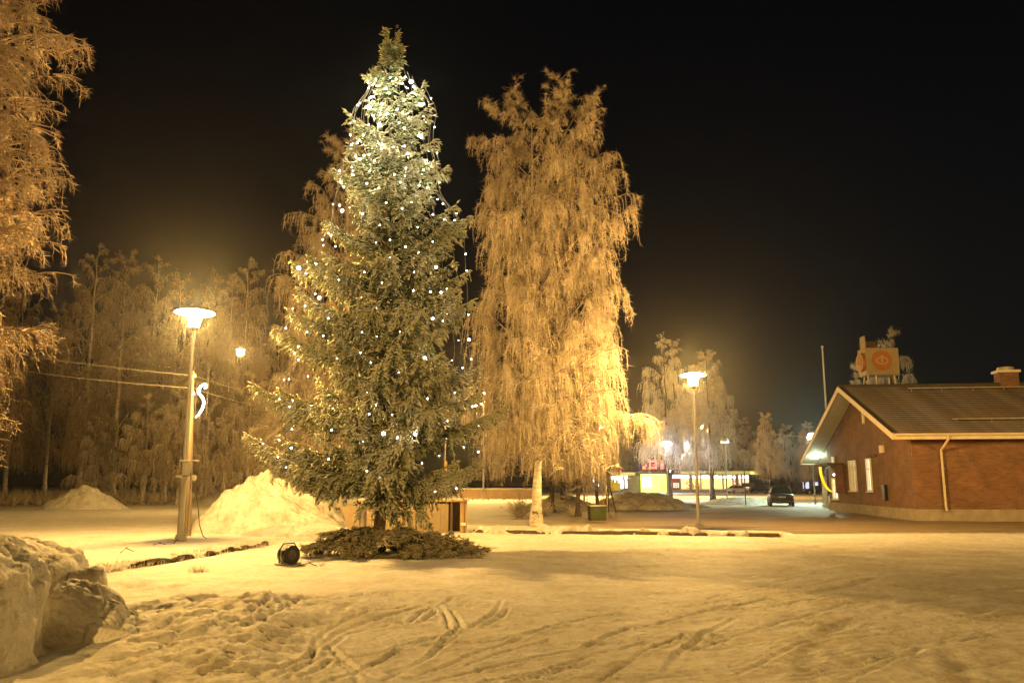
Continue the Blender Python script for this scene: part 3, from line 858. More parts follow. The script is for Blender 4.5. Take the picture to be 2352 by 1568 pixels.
# ================================================================== birches
def birch_meshes(seed, H, prof, n_limb, n_hang, n_twig, trunk_r, h0, hang=(0.5, 1.7), rise=1.1, r_hang=0.011, r_twig=0.009, zmin=1.2, fork=None, droop=1.0, off=(0, 0), twl=(0.12, 0.36), steep=0.9, t0=0.14, twsp=0.55):
    """prof(t, azimuth) gives the crown radius at height t*H. Returns trunk, limbs and crown meshes with the base at the origin."""
    rng = np.random.default_rng(seed)
    # trunk
    tr = Bulk()
    ts = np.linspace(0, 1, 22)
    HT_ = H; H = H * 0.94 if trunk_r > .15 else H
    wob = np.cumsum(rng.normal(0, 0.035, (22, 2)), axis=0) * (H / 18)
    lean = np.outer(np.clip(ts * 1.6, 0, 1), np.array(off))
    path = np.concatenate([wob + lean, (ts * H)[:, None]], axis=1); path[0, :2] = 0
    rad = trunk_r * (1 - ts * 0.96) ** 0.85
    rad[0] *= 1.6; rad[1] *= 1.12
    stems = [(path, rad)]
    if fork:
        k = int(fork * 21)
        p2 = path.copy(); g = np.clip((ts - ts[k]) * 3.2, 0, 1)
        p2[:, 0] += g * H * 0.03 * 1.2 + 0.012 * H * np.clip((ts - ts[k]) * 10, 0, 1); p2[:, 1] += g * 0.5
        stems.append((p2[k:], rad[k:] * 0.75))
        path[:, 0] -= 0.015 * H * np.clip((ts - ts[k]) * 5, 0, 1)
        rad[k:] *= 0.75
    for pth, rd in stems:
        v, f = strands(pth[None], rd[None], 12)
        tr.add(v, f)
    def stem_at(z, which):
        pth = stems[which][0]
        return np.array([np.interp(z, pth[:, 2], pth[:, 0]), np.interp(z, pth[:, 2], pth[:, 1]), z])
    H = HT_
    # limbs
    P1, R1 = [], []
    hosts = []
    ga = 2.39996
    for i in range(n_limb):
        te = t0 + (1.0 - t0) * ((i + rng.uniform(0, 1)) / n_limb) ** 0.95
        te = min(te, 1.0)
        az = i * ga + rng.normal(0, 0.3)
        Re = max(0.25, prof(te, az) * (rng.uniform(0.72, 1.06)))
        hb = te * H - Re * rng.uniform(0.6, 1.2) * rise
        hb = min(max(hb, h0 + rng.uniform(0, 0.12) * H), 0.92 * H)
        b = stem_at(hb, rng.integers(len(stems)) if hb > H * (fork or 2) else 0)
        s = np.linspace(0, 1, 9)
        rr = Re * s ** steep
        he = te * H
        zed = hb + (he - hb) * (1 - (1 - s) ** 1.7) - Re * 0.10 * s ** 4
        wv = np.cumsum(rng.normal(0, 0.04 * Re, (9, 2)), axis=0) * s[:, None]
        pth = np.stack([b[0] + rr * math.cos(az) + wv[:, 0], b[1] + rr * math.sin(az) + wv[:, 1], zed], 1)
        r0 = min(0.055, 0.012 + 0.011 * Re) * (trunk_r / 0.2) ** 0.5
        P1.append(pth); R1.append(r0 * (1 - 0.86 * s))
        hosts.append((pth, te))
        for j in range(int(4 + 1.7 * Re)):
            s0 = rng.uniform(0.22, 0.97)
            k = s0 * 8; i0 = min(int(k), 7); f = k - i0
            p0 = pth[i0] * (1 - f) + pth[i0 + 1] * f
            a2 = az + rng.choice([-1, 1]) * rng.uniform(0.35, 1.3)
            L = (0.35 + 0.30 * Re * (1.1 - 0.6 * s0)) * rng.uniform(0.6, 1.25)
            u = np.linspace(0, 1, 9)
            up = rng.uniform(0.15, 0.6) if te < 0.9 else rng.uniform(0.5, 1.0)
            q = np.stack([p0[0] + L * u * math.cos(a2), p0[1] + L * u * math.sin(a2), p0[2] + L * (up * u - 0.55 * droop * u * u * (0.3 if te > .9 else 1))], 1)
            P1.append(q); R1.append(r0 * 0.45 * (1 - 0.8 * u) + 0.004)
            hosts.append((q, te))
    lb = Bulk()
    v, f = strands(np.array(P1)[:, ::2], np.array(R1)[:, ::2], 4); lb.add(v, f)
    # hanging shoots
    HP = np.array([h[0] for h in hosts]); HT = np.array([h[1] for h in hosts])
    ln = np.linalg.norm(HP[:, -1] - HP[:, 0], axis=1)
    pr = ln / ln.sum()
    hi = rng.choice(len(hosts), n_hang, p=pr)
    s = rng.uniform(0, 1, n_hang) ** 0.75 * 7.98
    i0 = s.astype(int); fr = (s - i0)[:, None]
    p0 = HP[hi, i0] * (1 - fr) + HP[hi, i0 + 1] * fr
    tg = HP[hi, i0 + 1] - HP[hi, i0]; tg /= np.linalg.norm(tg, axis=1, keepdims=True) + 1e-9
    zt = p0[:, 2] / H
    L = rng.uniform(hang[0], hang[1], n_hang) * np.clip(1.25 - zt * 0.75, 0.4, 1.0)
    dr = np.clip((1.02 - zt) / 0.22, 0.04, 1.0) * droop
    rd = rng.normal(size=(n_hang, 3)); rd[:, 2] *= 0.3
    d0 = tg * 0.7 + rd * 0.42; d0[:, 2] += 0.25 * (1 - dr) + 0.1
    d0 /= np.linalg.norm(d0, axis=1, keepdims=True)
    u = np.linspace(0, 1, 5)
    out = (u - 0.5 * u * u)[None, :, None] * d0[:, None, :] * (L * (1.0 - 0.45 * dr))[:, None, None]
    down = (0.12 * u + 0.88 * u ** 1.7)[None, :] * (L * dr)[:, None]
    sw = rng.normal(0, 0.05, (n_hang, 1, 3)) * np.sin(u * 3.0)[None, :, None] * L[:, None, None]
    PH = p0[:, None, :] + out + sw
    PH[:, :, 2] -= down
    ok = PH[:, -1, 2] > zmin + rng.uniform(0, 1.4, n_hang)
    PH, L, dr = PH[ok], L[ok], dr[ok]
    RH = np.tile((r_hang * (1 - 0.6 * u))[None], (len(PH), 1)) * rng.uniform(0.7, 1.3, (len(PH), 1))
    cr = Bulk()
    v, f = strands(PH, RH, 3, rng); cr.add(v, f)
    # side twigs
    j = rng.integers(0, len(PH), n_twig)
    s = rng.uniform(0.05, 1, n_twig) * 3.98
    i0 = s.astype(int); fr = (s - i0)[:, None]
    b = PH[j, i0] * (1 - fr) + PH[j, i0 + 1] * fr
    tg = PH[j, i0 + 1] - PH[j, i0]; tg /= np.linalg.norm(tg, axis=1, keepdims=True) + 1e-9
    d = tg * 0.7 + rng.normal(0, twsp, (n_twig, 3)); d /= np.linalg.norm(d, axis=1, keepdims=True)
    t = b + d * rng.uniform(twl[0], twl[1], (n_twig, 1))
    v, f = cones(b, t, np.full(n_twig, r_twig) * rng.uniform(.7, 1.4, n_twig), rng); cr.add(v, f)
    return tr.mesh("trunk"), lb.mesh("limbs"), cr.mesh("crown")

def tree(name, label, meshes, loc, rz=0.0, sc=1.0, bark='bark', twig='twig', limb='limb', group=None, cat="tree"):
    t = thing(name, label, cat, loc, rz, group)
    t.scale = (sc,) * 3 if not hasattr(sc, "__len__") else sc
    tr, lb, cr = meshes
    for nm, me, mk in (("trunk", tr, bark), ("limbs", lb, limb), ("crown", cr, twig)):
        o = bpy.data.objects.new(nm, me); COL.objects.link(o); o.parent = t
        if not me.materials:
            me.materials.append(M[mk])
        elif me.materials[0] != M[mk]:
            o.material_slots[0].link = 'OBJECT'; o.material_slots[0].material = M[mk]
    return t

def lr_prof(tab):
    """tab rows: t, left radius, right radius (seen from the camera)"""
    T = np.array([r[0] for r in tab]); Lf = np.array([r[1] for r in tab]); Rt = np.array([r[2] for r in tab])
    def f(t, az):
        c = math.cos(az)
        l, r = np.interp(t, T, Lf), np.interp(t, T, Rt)
        m = 0.5 * (l + r)
        return m + (r - m) * c if c > 0 else m + (l - m) * (-c)
    return f

# the tall birch in the middle of the picture
pb = G(1231, 1206)
main_birch = birch_meshes(7, 18.7, lr_prof([(0, 2.4, 2.8), (0.13, 2.7, 3.3), (0.25, 2.9, 4.0), (0.34, 2.7, 3.9), (0.42, 2.5, 3.3), (0.5, 2.8, 3.2), (0.6, 2.9, 3.3), (0.68, 2.9, 3.5), (0.76, 2.5, 3.1), (0.86, 2.5, 3.1), (0.93, 1.6, 2.5), (1.0, 0.9, 1.7)]),
                          135, 7400, 112000, 0.19, 2.2, (0.35, 1.6), 1.25, 0.0085, 0.0072, 1.3, fork=0.16, off=(0.55, 0), t0=0.10)
tree("birch_tree", "tall frosted weeping birch with a forked white trunk behind the kerb", main_birch, (pb[0], pb[1], 0))

# the birch half hidden by the spruce
p2 = G(768, 1196)
hid_birch = birch_meshes(19, 18.4, lr_prof([(0, 3.0, 2.6), (0.12, 4.0, 2.9), (0.25, 4.0, 3.0), (0.36, 3.6, 3.0), (0.42, 3.1, 3.0), (0.55, 3.5, 2.8), (0.66, 3.6, 2.3), (0.78, 2.8, 2.0), (0.9, 1.5, 1.5), (1, 0.8, 0.9)]),
                         95, 4600, 62000, 0.19, 2.2, (0.35, 1.6), 1.25, 0.009, 0.008, 1.4, t0=.10)
tree("birch_tree", "frosted weeping birch half hidden behind the lit spruce", hid_birch, (p2[0], p2[1] + 1.0, 0))

# the near tree cut off by the picture's edge
near_tree = birch_meshes(31, 16.0, lr_prof([(0, 2.5, 1.5), (0.12, 3.2, 1.6), (0.3, 3.6, 1.8), (0.45, 3.8, 2.0), (0.6, 3.8, 2.3), (0.72, 3.8, 2.4), (0.84, 3.4, 2.0), (1, 1.6, 1.0)]),
                         190, 8200, 100000, 0.22, 2.0, (0.40, 1.2), 1.0, 0.0070, 0.0058, 1.5, droop=0.6, twl=(0.08, 0.26), t0=.10, twsp=0.48)
tree("frosted_tree", "large near tree with frosty twigs cut off by the picture's edge", near_tree, (-12.3, 16.4, 0), 0.0, limb='twig_near', twig='twig_near')

# trees of the dark wood on the far side of the road
wood_a = birch_meshes(41, 24.0, lr_prof([(0, 1.2, 1.2), (0.2, 1.8, 1.8), (0.4, 2.8, 2.8), (0.7, 2.7, 2.7), (0.9, 1.6, 1.6), (1, .3, .3)]), 40, 2000, 16000, 0.25, 4.0, (0.8, 2.4), 1.2, 0.022, 0.018, 2.5)
wood_b = birch_meshes(43, 21.0, lr_prof([(0, 1.5, 1.5), (0.15, 2.4, 2.4), (0.4, 3.3, 3.3), (0.7, 2.8, 2.8), (0.9, 1.4, 1.4), (1, .3, .3)]), 40, 2200, 18000, 0.22, 3.0, (0.9, 2.6), 1.2, 0.022, 0.018, 1.8)
wood_c = birch_meshes(47, 9.0, lr_prof([(0, 1.4, 1.4), (0.3, 2.4, 2.4), (0.6, 2.2, 2.2), (0.85, 1.3, 1.3), (1, .3, .3)]), 24, 1500, 12000, 0.11, 1.0, (0.6, 1.6), 1.1, 0.020, 0.016, 0.6)
WOOD = [  # px, depth, mesh, scale, turn, label
    (30, 84, 'a', 0.90, 0.2, "dim birch of the dark wood behind the near tree's hanging twigs"),
    (120, 92, 'b', 0.98, 1.3, "dim birch deep in the wood beside the near tree"),
    (197, 80, 'a', 1.00, 2.2, "birch with a crooked pale trunk above the small pointed snow heap"),
    (274, 74, 'b', 1.02, 0.9, "birch with a bright slim trunk standing at the road edge of the wood"),
    (340, 90, 'a', 1.06, 3.0, "birch deep in the wood behind the lamp post, lit from below"),
    (388, 76, 'b', 0.96, 4.1, "birch just behind the lamp post with a thin straight trunk"),
    (470, 88, 'a', 0.98, 5.0, "birch in the wood between the lamp post and the suspended lamp"),
    (522, 74, 'b', 0.92, 5.6, "birch with one of a pair of pale trunks above the bright snow heap"),
    (556, 76, 'a', 0.90, 1.9, "second pale trunked birch of the pair above the bright snow heap"),
    (640, 92, 'b', 1.0, 2.7, "birch of the wood showing beside the hidden weeping birch"),
    (-40, 74, 'b', 1.0, 3.3, "birch of the wood at the very edge of the picture"),
    (700, 84, 'a', 0.8, 0.6, "birch of the wood behind the spruce"),
]
WM = {'a': wood_a, 'b': wood_b, 'c': wood_c}
for px, Y, k, sc, rz, lab in WOOD:
    tree("birch_tree", lab, WM[k], ((px - 1176) / F0 * Y, Y, 0), rz, sc * 1.06, twig='twig_wood', group="birches of the dark wood across the road")
for px, Y, sc, rz, lab in ((342, 68, 0.95, 0.3, "bushy young birch brightly lit beside the lamp post"), (420, 66, 1.05, 1.4, "bushy young birch behind the foot of the lamp post"),
                           (480, 68, 0.9, 2.6, "low frosted birch between lamp post and bright snow heap"), (575, 64, 1.1, 3.9, "low frosted birch above the top of the bright snow heap"),
                           (650, 60, 1.0, 5.1, "low frosted birch behind the lowest spruce branches"), (230, 72, 0.8, 4.4, "small thin birch in the dark gap of the wood")):
    tree("young_birch", lab, wood_c, ((px - 1176) / F0 * Y, Y, 0), rz, sc, group="young birches along the edge of the wood")

# trees beyond the car park
far_a = birch_meshes(53, 18.0, lr_prof([(0, 2.0, 2.0), (0.15, 3.4, 3.4), (0.35, 3.3, 3.3), (0.6, 2.9, 2.9), (0.8, 2.1, 2.1), (0.93, 1.2, 1.2), (1, .3, .3)]), 50, 3200, 24000, 0.26, 2.6, (0.8, 2.4), 1.2, 0.02, 0.017, 2.6, fork=0.12)
far_b = birch_meshes(59, 15.0, lr_prof([(0, 1.2, 1.2), (0.2, 2.7, 2.7), (0.4, 2.7, 2.7), (0.65, 2.3, 2.3), (0.85, 1.3, 1.3), (1, .25, .25)]), 50, 2800, 22000, 0.24, 1.9, (0.7, 2.0), 1.2, 0.02, 0.017, 2.4, fork=0.1)
p = G(1538, 1146)
tree("frosted_tree", "tall frosted tree with twin trunks rising behind the rough snow heap", far_a, (p[0], p[1], 0), 0.0, 1.0, bark='dark_bark', twig='twig_white')
p = G(1638, 1149)
tree("frosted_tree", "frosted tree with a short forking trunk before the shop windows", far_b, (p[0], p[1], 0), 0.8, 1.02, bark='dark_bark', twig='twig')
for px, Y, me, sc, rz, tw, lab in ((1760, 135, far_b, 0.88, 1.1, 'twig', "small frosted tree at the end of the shop beyond the parked cars"), (1808, 150, far_b, 0.82, 2.5, 'twig_white', "pointed frosted tree behind the dark sedan"),
                           (1850, 140, far_a, 0.66, 4.0, 'twig', "frosted tree showing under the roof corner of the brick house"), (1838, 190, far_b, 0.9, 5.0, 'twig', "far frosted tree left of the brick house roof"),
                           (1900, 170, far_a, 0.8, 0.6, 'twig', "frosted tree seen past the porch columns"), (1710, 185, far_a, 0.9, 3.2, 'twig', "dim tree far behind the shop end"),
                           (1590, 200, far_a, 1.0, 2.2, 'twig', "dim tall tree behind the shop roof"), (1420, 190, far_a, 1.0, 1.2, 'twig', "dim tree behind the lit shop entrance"), (1300, 150, far_b, 1.0, 4.6, 'twig', "dim tree beyond the low board fence"),
                           (1120, 140, far_a, 0.75, 5.6, 'twig', "dim tree behind the low board fence near the spruce")):
    tree("frosted_tree", lab, me, ((px - 1176) / F0 * Y, Y, 0), rz, sc, bark='dark_bark', twig=tw, group="frosted trees beyond the car park")
tree("frosted_tree", "white frosted tree top showing above the house ridge behind the roof sign", wood_c, ((2050 - 1176) / F0 * 72, 72, 0), 2.0, (1.25, 1.25, 1.62), bark='dark_bark', twig='twig_white')
tree("frosted_tree", "lower white frosted tree behind the house ridge under the roof sign", wood_c, ((1990 - 1176) / F0 * 74, 74, 0), 4.0, (1.3, 1.3, 1.32), bark='dark_bark', twig='twig_white')

# saplings and bushes by the birch
sap = birch_meshes(61, 5.2, lr_prof([(0, .6, .6), (0.35, 1.1, 1.1), (0.7, 1.2, 1.2), (1, .2, .2)]), 22, 900, 9000, 0.13, 1.5, (0.5, 1.5), 1.1, 0.011, 0.010, 1.25)
for x, y, sc, rz, lab in ((1268, 1176, 1.25, 0, "dark trunked sapling close behind the birch trunk"), (1290, 1172, 1.1, 2, "second dark trunked sapling between birch and bin"), (1328, 1186, 1.0, 4, "slim brown sapling left of the green box"), (1372, 1180, .9, 1, "young tree tied to stakes behind the green box")):
    p = G(x, y)
    tree("sapling", lab, sap, (p[0], p[1], 0), rz, sc, bark='dark_bark', group="saplings behind the kerb")

def bush_mesh(seed, n, L, spread):
    rng = np.random.default_rng(seed)
    az = rng.uniform(0, 6.283, n); tilt = rng.uniform(0.1, spread, n)
    d = np.stack([np.cos(az) * np.sin(tilt), np.sin(az) * np.sin(tilt), np.cos(tilt)], -1)
    u = np.linspace(0, 1, 5)
    ll = L * rng.uniform(0.5, 1.1, n)
    P = rng.normal(0, 0.12, (n, 1, 3)) * np.array([1, 1, 0]) + d[:, None, :] * (ll[:, None] * u)[:, :, None] + rng.normal(0, .03, (n, 5, 3)) * u[None, :, None]
    B = Bulk()
    v, f = strands(P, np.tile(0.012 * (1 - .6 * u), (n, 1)), 4, rng); B.add(v, f)
    k = n * 12
    j = rng.integers(0, n, k); s = rng.uniform(0.8, 3.98, k); i0 = s.astype(int); fr = (s - i0)[:, None]
    b = P[j, i0] * (1 - fr) + P[j, i0 + 1] * fr
    dd = d[j] + rng.normal(0, .6, (k, 3)); dd /= np.linalg.norm(dd, axis=1, keepdims=True)
    v, f = cones(b, b + dd * rng.uniform(.1, .3, (k, 1)), np.full(k, 0.009), rng); B.add(v, f)
    return B.mesh("bush")
bm1, bm2 = bush_mesh(3, 90, 0.95, 1.15), bush_mesh(5, 70, 0.8, 1.2)
for x, y, me, sc, lab in ((1192, 1186, bm1, 1.0, "round frosted bush of bare shoots left of the birch trunk"), (1252, 1182, bm2, 1.0, "frosted bush of bare shoots right of the birch trunk"), (1318, 1182, bm2, .8, "low bare bush beside the green box")):
    p = G(x, y)
    o = thing("bush", lab, "bush", (p[0], p[1], zz(p[0], p[1])))
    s = bpy.data.objects.new("stems", me); COL.objects.link(s); s.parent = o; o.scale = (sc,) * 3
    if not me.materials: me.materials.append(M['twig'])

# ================================================================== the spruce
TS = G(868, 1268)                        # foot of its trunk
SPX, SPY = float(TS[0]), float(TS[1])
def _ax(y):                              # picture x of the vertical axis at picture height y
    z = V(900, y, SPY)[2]
    d = SPY * math.cos(PITCH) + (z - CH) * math.sin(PITCH)
    return 1176 + F0 * SPX / d, d, z
_SIL = [(75, 902, 912), (100, 886, 916), (125, 872, 942), (150, 872, 930), (175, 826, 935), (200, 852, 958), (225, 848, 985), (250, 798, 1024), (300, 796, 1004), (345, 800, 1000), (385, 764, 1030), (440, 766, 1004), (500, 748, 1076), (550, 752, 1080), (600, 668, 1082),
        (640, 676, 1090), (700, 664, 1092), (755, 626, 1090), (800, 640, 1096), (840, 690, 1100), (885, 584, 1104), (930, 620, 1160), (965, 690, 1110), (1000, 568, 1106), (1050, 590, 1116), (1090, 640, 1126), (1130, 690, 1090), (1160, 760, 1050), (1200, 800, 1020), (1240, 840, 990)]
_hz, _le, _re = [], [], []
for y, l, r in _SIL:
    a, d, z = _ax(y)
    _hz.append(z); _le.append((a - l) / F0 * d); _re.append((r - a) / F0 * d)
_o = np.argsort(_hz); _hz = np.array(_hz)[_o]; _le = np.array(_le)[_o]; _re = np.array(_re)[_o]
_sm = np.convolve(np.pad((_le + _re) / 2, 2, mode='edge'), np.ones(5) / 5, 'valid')
SH = float(_hz[-1])
def ext(h, az):
    c = math.cos(az)
    l, r, m = np.interp(h, _hz, _le), np.interp(h, _hz, _re), np.interp(h, _hz, _sm)
    k = abs(c) ** 0.9
    return m * (1 - k) + (r if c > 0 else l) * k

def spruce_branch(B, rng, L, a, b, az, base, droop, dens=1.0, roll=0.0, ter=0.046, th=0.025):
    """adds one branch with side shoots and needle covered twigs to the Bulk B"""
    def path(s):
        s = np.asarray(s)
        return np.stack([L * s * (1 - 0.06 * s), 0.05 * L * np.sin(3.0 * s + roll * 7) * s, L * (a * s + b * s * s)], -1)
    ca, sa = math.cos(az), math.sin(az)
    def wld(p):
        x = p[..., 0] * ca - p[..., 1] * sa; y = p[..., 0] * sa + p[..., 1] * ca
        return np.stack([x + base[0], y + base[1], p[..., 2] + base[2]], -1)
    u = np.linspace(0, 1, 8)
    r0 = 0.010 + 0.011 * L
    v, f = strands(wld(path(u))[None], (r0 * (1 - 0.8 * u))[None], 5); B.add(v, f)
    n = max(6, int(L / 0.068 * dens)) * 2
    s = np.clip(rng.uniform(0.10, 1.0, n) ** 0.85, 0, 1)
    side = np.where(np.arange(n) % 2 == 0, 1.0, -1.0)
    ln = np.clip((0.12 + 0.25 * L * (1 - s) ** 0.7 * s ** 0.25), 0.08, 0.62) * rng.uniform(0.65, 1.2, n)
    phi = rng.normal(0.9, 0.18, n)
    st = path(s)
    dx, dy = np.cos(phi), side * np.sin(phi)
    dz = rng.normal(0.10, 0.18, n)
    q = np.linspace(0, 1, 4)
    dr = droop * rng.uniform(0.4, 1.3, n)
    P = st[:, None, :] + (ln[:, None] * q)[:, :, None] * np.stack([dx, dy, dz], -1)[:, None, :]
    P[:, :, 2] -= (ln * dr)[:, None] * q ** 1.8
    v, f = strands(wld(P), np.tile(th * 0.62 * (1 - 0.5 * q), (n, 1)), 3, rng); B.add(v, f, np.repeat((0.7 * s[:, None] + .25 * q[None]).ravel(), 3))
    # twigs
    k = np.maximum(2, (ln / ter).astype(int))
    j = np.repeat(np.arange(n), k); m = len(j)
    uu = rng.uniform(0.1, 1.0, m) * 2.98
    i0 = uu.astype(int); fr = (uu - i0)[:, None]
    b0 = P[j, i0] * (1 - fr) + P[j, i0 + 1] * fr
    tg = P[j, i0 + 1] - P[j, i0]; tg /= np.linalg.norm(tg, axis=1, keepdims=True) + 1e-9
    d = tg * 0.9 + rng.normal(0, 0.40, (m, 3)); d[:, 2] -= 0.10 * droop
    d /= np.linalg.norm(d, axis=1, keepdims=True)
    t0 = b0 + d * rng.uniform(0.08, 0.20, (m, 1))
    v, f = bicones(wld(b0 - d * 0.01), wld(t0), th * rng.uniform(0.65, 1.2, m), rng)
    rim = np.clip(0.75 * s[j] + 0.35 * uu / 3, 0, 1); ra = np.repeat(rim[:, None], 6, 1); ra[:, 5] += .15; B.add(v, f, ra.ravel())
    # tip and upper side
    m = max(4, int(L * 14))
    ss = np.append(rng.uniform(0.25, 1, m - 1), 1.0)
    b0 = path(ss); d = np.stack([np.ones(m), rng.normal(0, .5, m), rng.normal(.25, .35, m)], -1); d /= np.linalg.norm(d, axis=1, keepdims=True)
    v, f = bicones(wld(b0 - 0.02 * d), wld(b0 + d * rng.uniform(.08, .18, (m, 1))), th * rng.uniform(.8, 1.3, m), rng); B.add(v, f, np.repeat(.3 + .7 * ss, 6))

def build_spruce():
    rng = np.random.default_rng(77)
    sp = thing("spruce_tree", "tall frosted spruce hung with white light strings in the middle of the snowy square", "spruce", (SPX, SPY, zz(SPX, SPY)))
    zs = np.linspace(-0.1, SH - 0.25, 26)
    t = zs / SH
    pth = np.stack([0.05 * np.sin(zs * .7), 0.04 * np.cos(zs * .9), zs], -1)
    rad = 0.15 * np.clip(1 - t, 0.06, 1) ** 0.9; rad[0] *= 1.15
    v, f = strands(pth[None], rad[None], 12)
    link("trunk", np_mesh("trunk", v, [f]), M['spruce_bark'], sp)
    # branches are kept in four storeys, so that each is a mesh of its own
    tiers = [Bulk() for _ in range(4)]
    h = 2.15; k = 0                      # h is the height of the branch tips
    while h < SH - 0.30:
        t = h / SH
        nb = 7 if t < 0.8 else 6 if t < 0.92 else 5
        for i in range(nb):
            az = k * 0.83 + i * 2 * math.pi / nb + rng.normal(0, 0.24)
            ht = h + rng.normal(0, 0.10)
            a = np.interp(t, [0, .2, .45, .7, .9, 1], [-.30, -.22, -.10, .15, .50, 1.0]) + rng.normal(0, .07)
            b = np.interp(t, [0, .2, .45, .7, 1], [.34, .40, .40, .30, .15])
            L = max(0.14, ext(min(ht, SH), az)) / 0.94
            q = rng.random()
            L *= (rng.uniform(0.88, 1.04) if q < 0.30 else rng.uniform(0.50, 0.80)) * float(np.interp(t, [0, .2, .45, .6], [.60, .78, .92, 1.0])) * float(np.clip(1.0 + 0.5 * vnoise(np.array([az * 1.3 + 9]), np.array([h * 1.1]), 5)[0], .72, 1.06))
            L *= float(np.interp(h, [SH - 2.2, SH - 1.0], [1.0, .72]))
            droop = float(np.interp(t, [0, .18, .4, .7, 1], [.55, .8, 1.0, .5, .1]))
            hb = max(0.8, ht - L * (a + b))
            spruce_branch(tiers[min(3, int(t * 4))], rng, L, a, b, az, (0, 0, hb), droop, 0.85, rng.random())
        h += float(np.interp(t, [0, .5, .85, 1], [.54, .54, .36, .18])); k += 1
    # long boughs that reach out of the outline
    for x, y, dy in ((582, 885, .2), (566, 1000, .1), (600, 1030, -.5), (626, 756, .1), (668, 600, .1), (662, 712, -.3), (650, 1070, -.2), (1158, 936, .2), (1104, 1058, -.2), (1090, 690, 0), (1078, 500, 0), (1030, 380, 0), (764, 385, 0), (748, 508, 0), (1100, 840, -.3), (1080, 1080, -.4)):
        p = V(x, y, SPY + dy) - np.array([SPX, SPY, 0])
        az = math.atan2(p[1], p[0]); L = math.hypot(p[0], p[1]) / .95; t = p[2] / SH
        for q in range(2):
            a, b = (-.14, .34) if t < .6 else (.15, .3)
            Lq = L * (1.0 if q == 0 else rng.uniform(.75, .9))
            spruce_branch(tiers[min(3, int(t * 4))], rng, Lq, a, b, az + (0 if q == 0 else rng.normal(0, .15)), (0, 0, p[2] - Lq * (a + b) + (0 if q == 0 else rng.normal(0, .1))), .8, 1.0, rng.random(), 0.04, 0.025)
    # short inner boughs that hide the trunk
    for i in range(80):
        hb = rng.uniform(1.9, SH - 2.2); t = hb / SH
        spruce_branch(tiers[min(3, int(t * 4))], rng, rng.uniform(.45, .95) * (1.1 - .5 * t), -.05 + .2 * t, .15, -math.pi / 2 + rng.normal(0, .9), (0, 0, hb), .9, .9, rng.random())
    # frayed top: several upright shoots
    for i, (az, L, a, hb) in enumerate(((2.6, .16, 3.0, SH - .45), (0.3, .12, 5.0, SH - .55), (0.9, .24, .9, SH - .62), (-.4, .30, .7, SH - .70), (3.4, .22, .8, SH - .75), (2.2, .26, .5, SH - .85), (-1.4, .26, .6, SH - .8), (4.4, .24, .7, SH - .68))):
        spruce_branch(tiers[3], rng, L, a, a * .25, az, (0, 0, hb), 0.05, 1.3, .3, .028, .016)
    # boughs hanging down round the trunk
    for i, (az, L, hb) in enumerate(((-.35, 1.5, 1.85), (-.9, .7, 1.5), (-2.3, .55, 1.45), (-1.5, .5, 1.4), (-.25, .55, 1.1), (0.1, .75, 1.35), (-.5, 0.6, 1.2), (-.15, .8, 1.5), (2.9, .35, 1.4), (1.2, .5, 1.3))):
        spruce_branch(tiers[0], rng, L, -.35, -.5, az, (0, 0, hb), 1.5, 1.0, rng.random())
    # thick clumps that stand out towards the viewer
    for x, y, dy in ((872, 1075, -1.7), (1020, 945, -1.6), (800, 830, -1.7), (1010, 820, -1.7), (880, 580, -1.3), (960, 700, -1.5), (840, 700, -1.5), (745, 640, -.7), (930, 1000, -1.9), (770, 960, -1.3), (1060, 700, -.8), (820, 470, -.8), (960, 440, -.9), (900, 340, -.8)):
        p = V(x, y, SPY + dy) - np.array([SPX, SPY, 0])
        az = math.atan2(p[1], p[0]); L = math.hypot(p[0], p[1]) * 1.0
        for q in range(3):
            spruce_branch(tiers[min(3, int(p[2] / SH * 4))], rng, L * rng.uniform(.9, 1.04), -.10, .30, az + rng.normal(0, .15), (0, 0, p[2] - .20 * L + rng.normal(0, .08)), 1.0, 1.05, rng.random(), 0.036, 0.024)
    for b in tiers:
        link("branches", b.mesh("branches"), M['needle'], sp)
    # one bent second top and a bare side shoot
    bb = Bulk()
    hx = V(965, 250, SPY)[2]
    spruce_branch(bb, rng, 0.62, 0.75, 0.7, -0.25, (0.32, -.1, hx - .35), .1, 1.1, .4)
    spruce_branch(bb, rng, 0.72, 0.05, -0.03, math.pi + .15, (0, 0, V(900, 182, SPY)[2]), .25, 1.2, .1)
    link("side_shoots", bb.mesh("side_shoots"), M['needle'], sp)
    return sp
build_spruce()

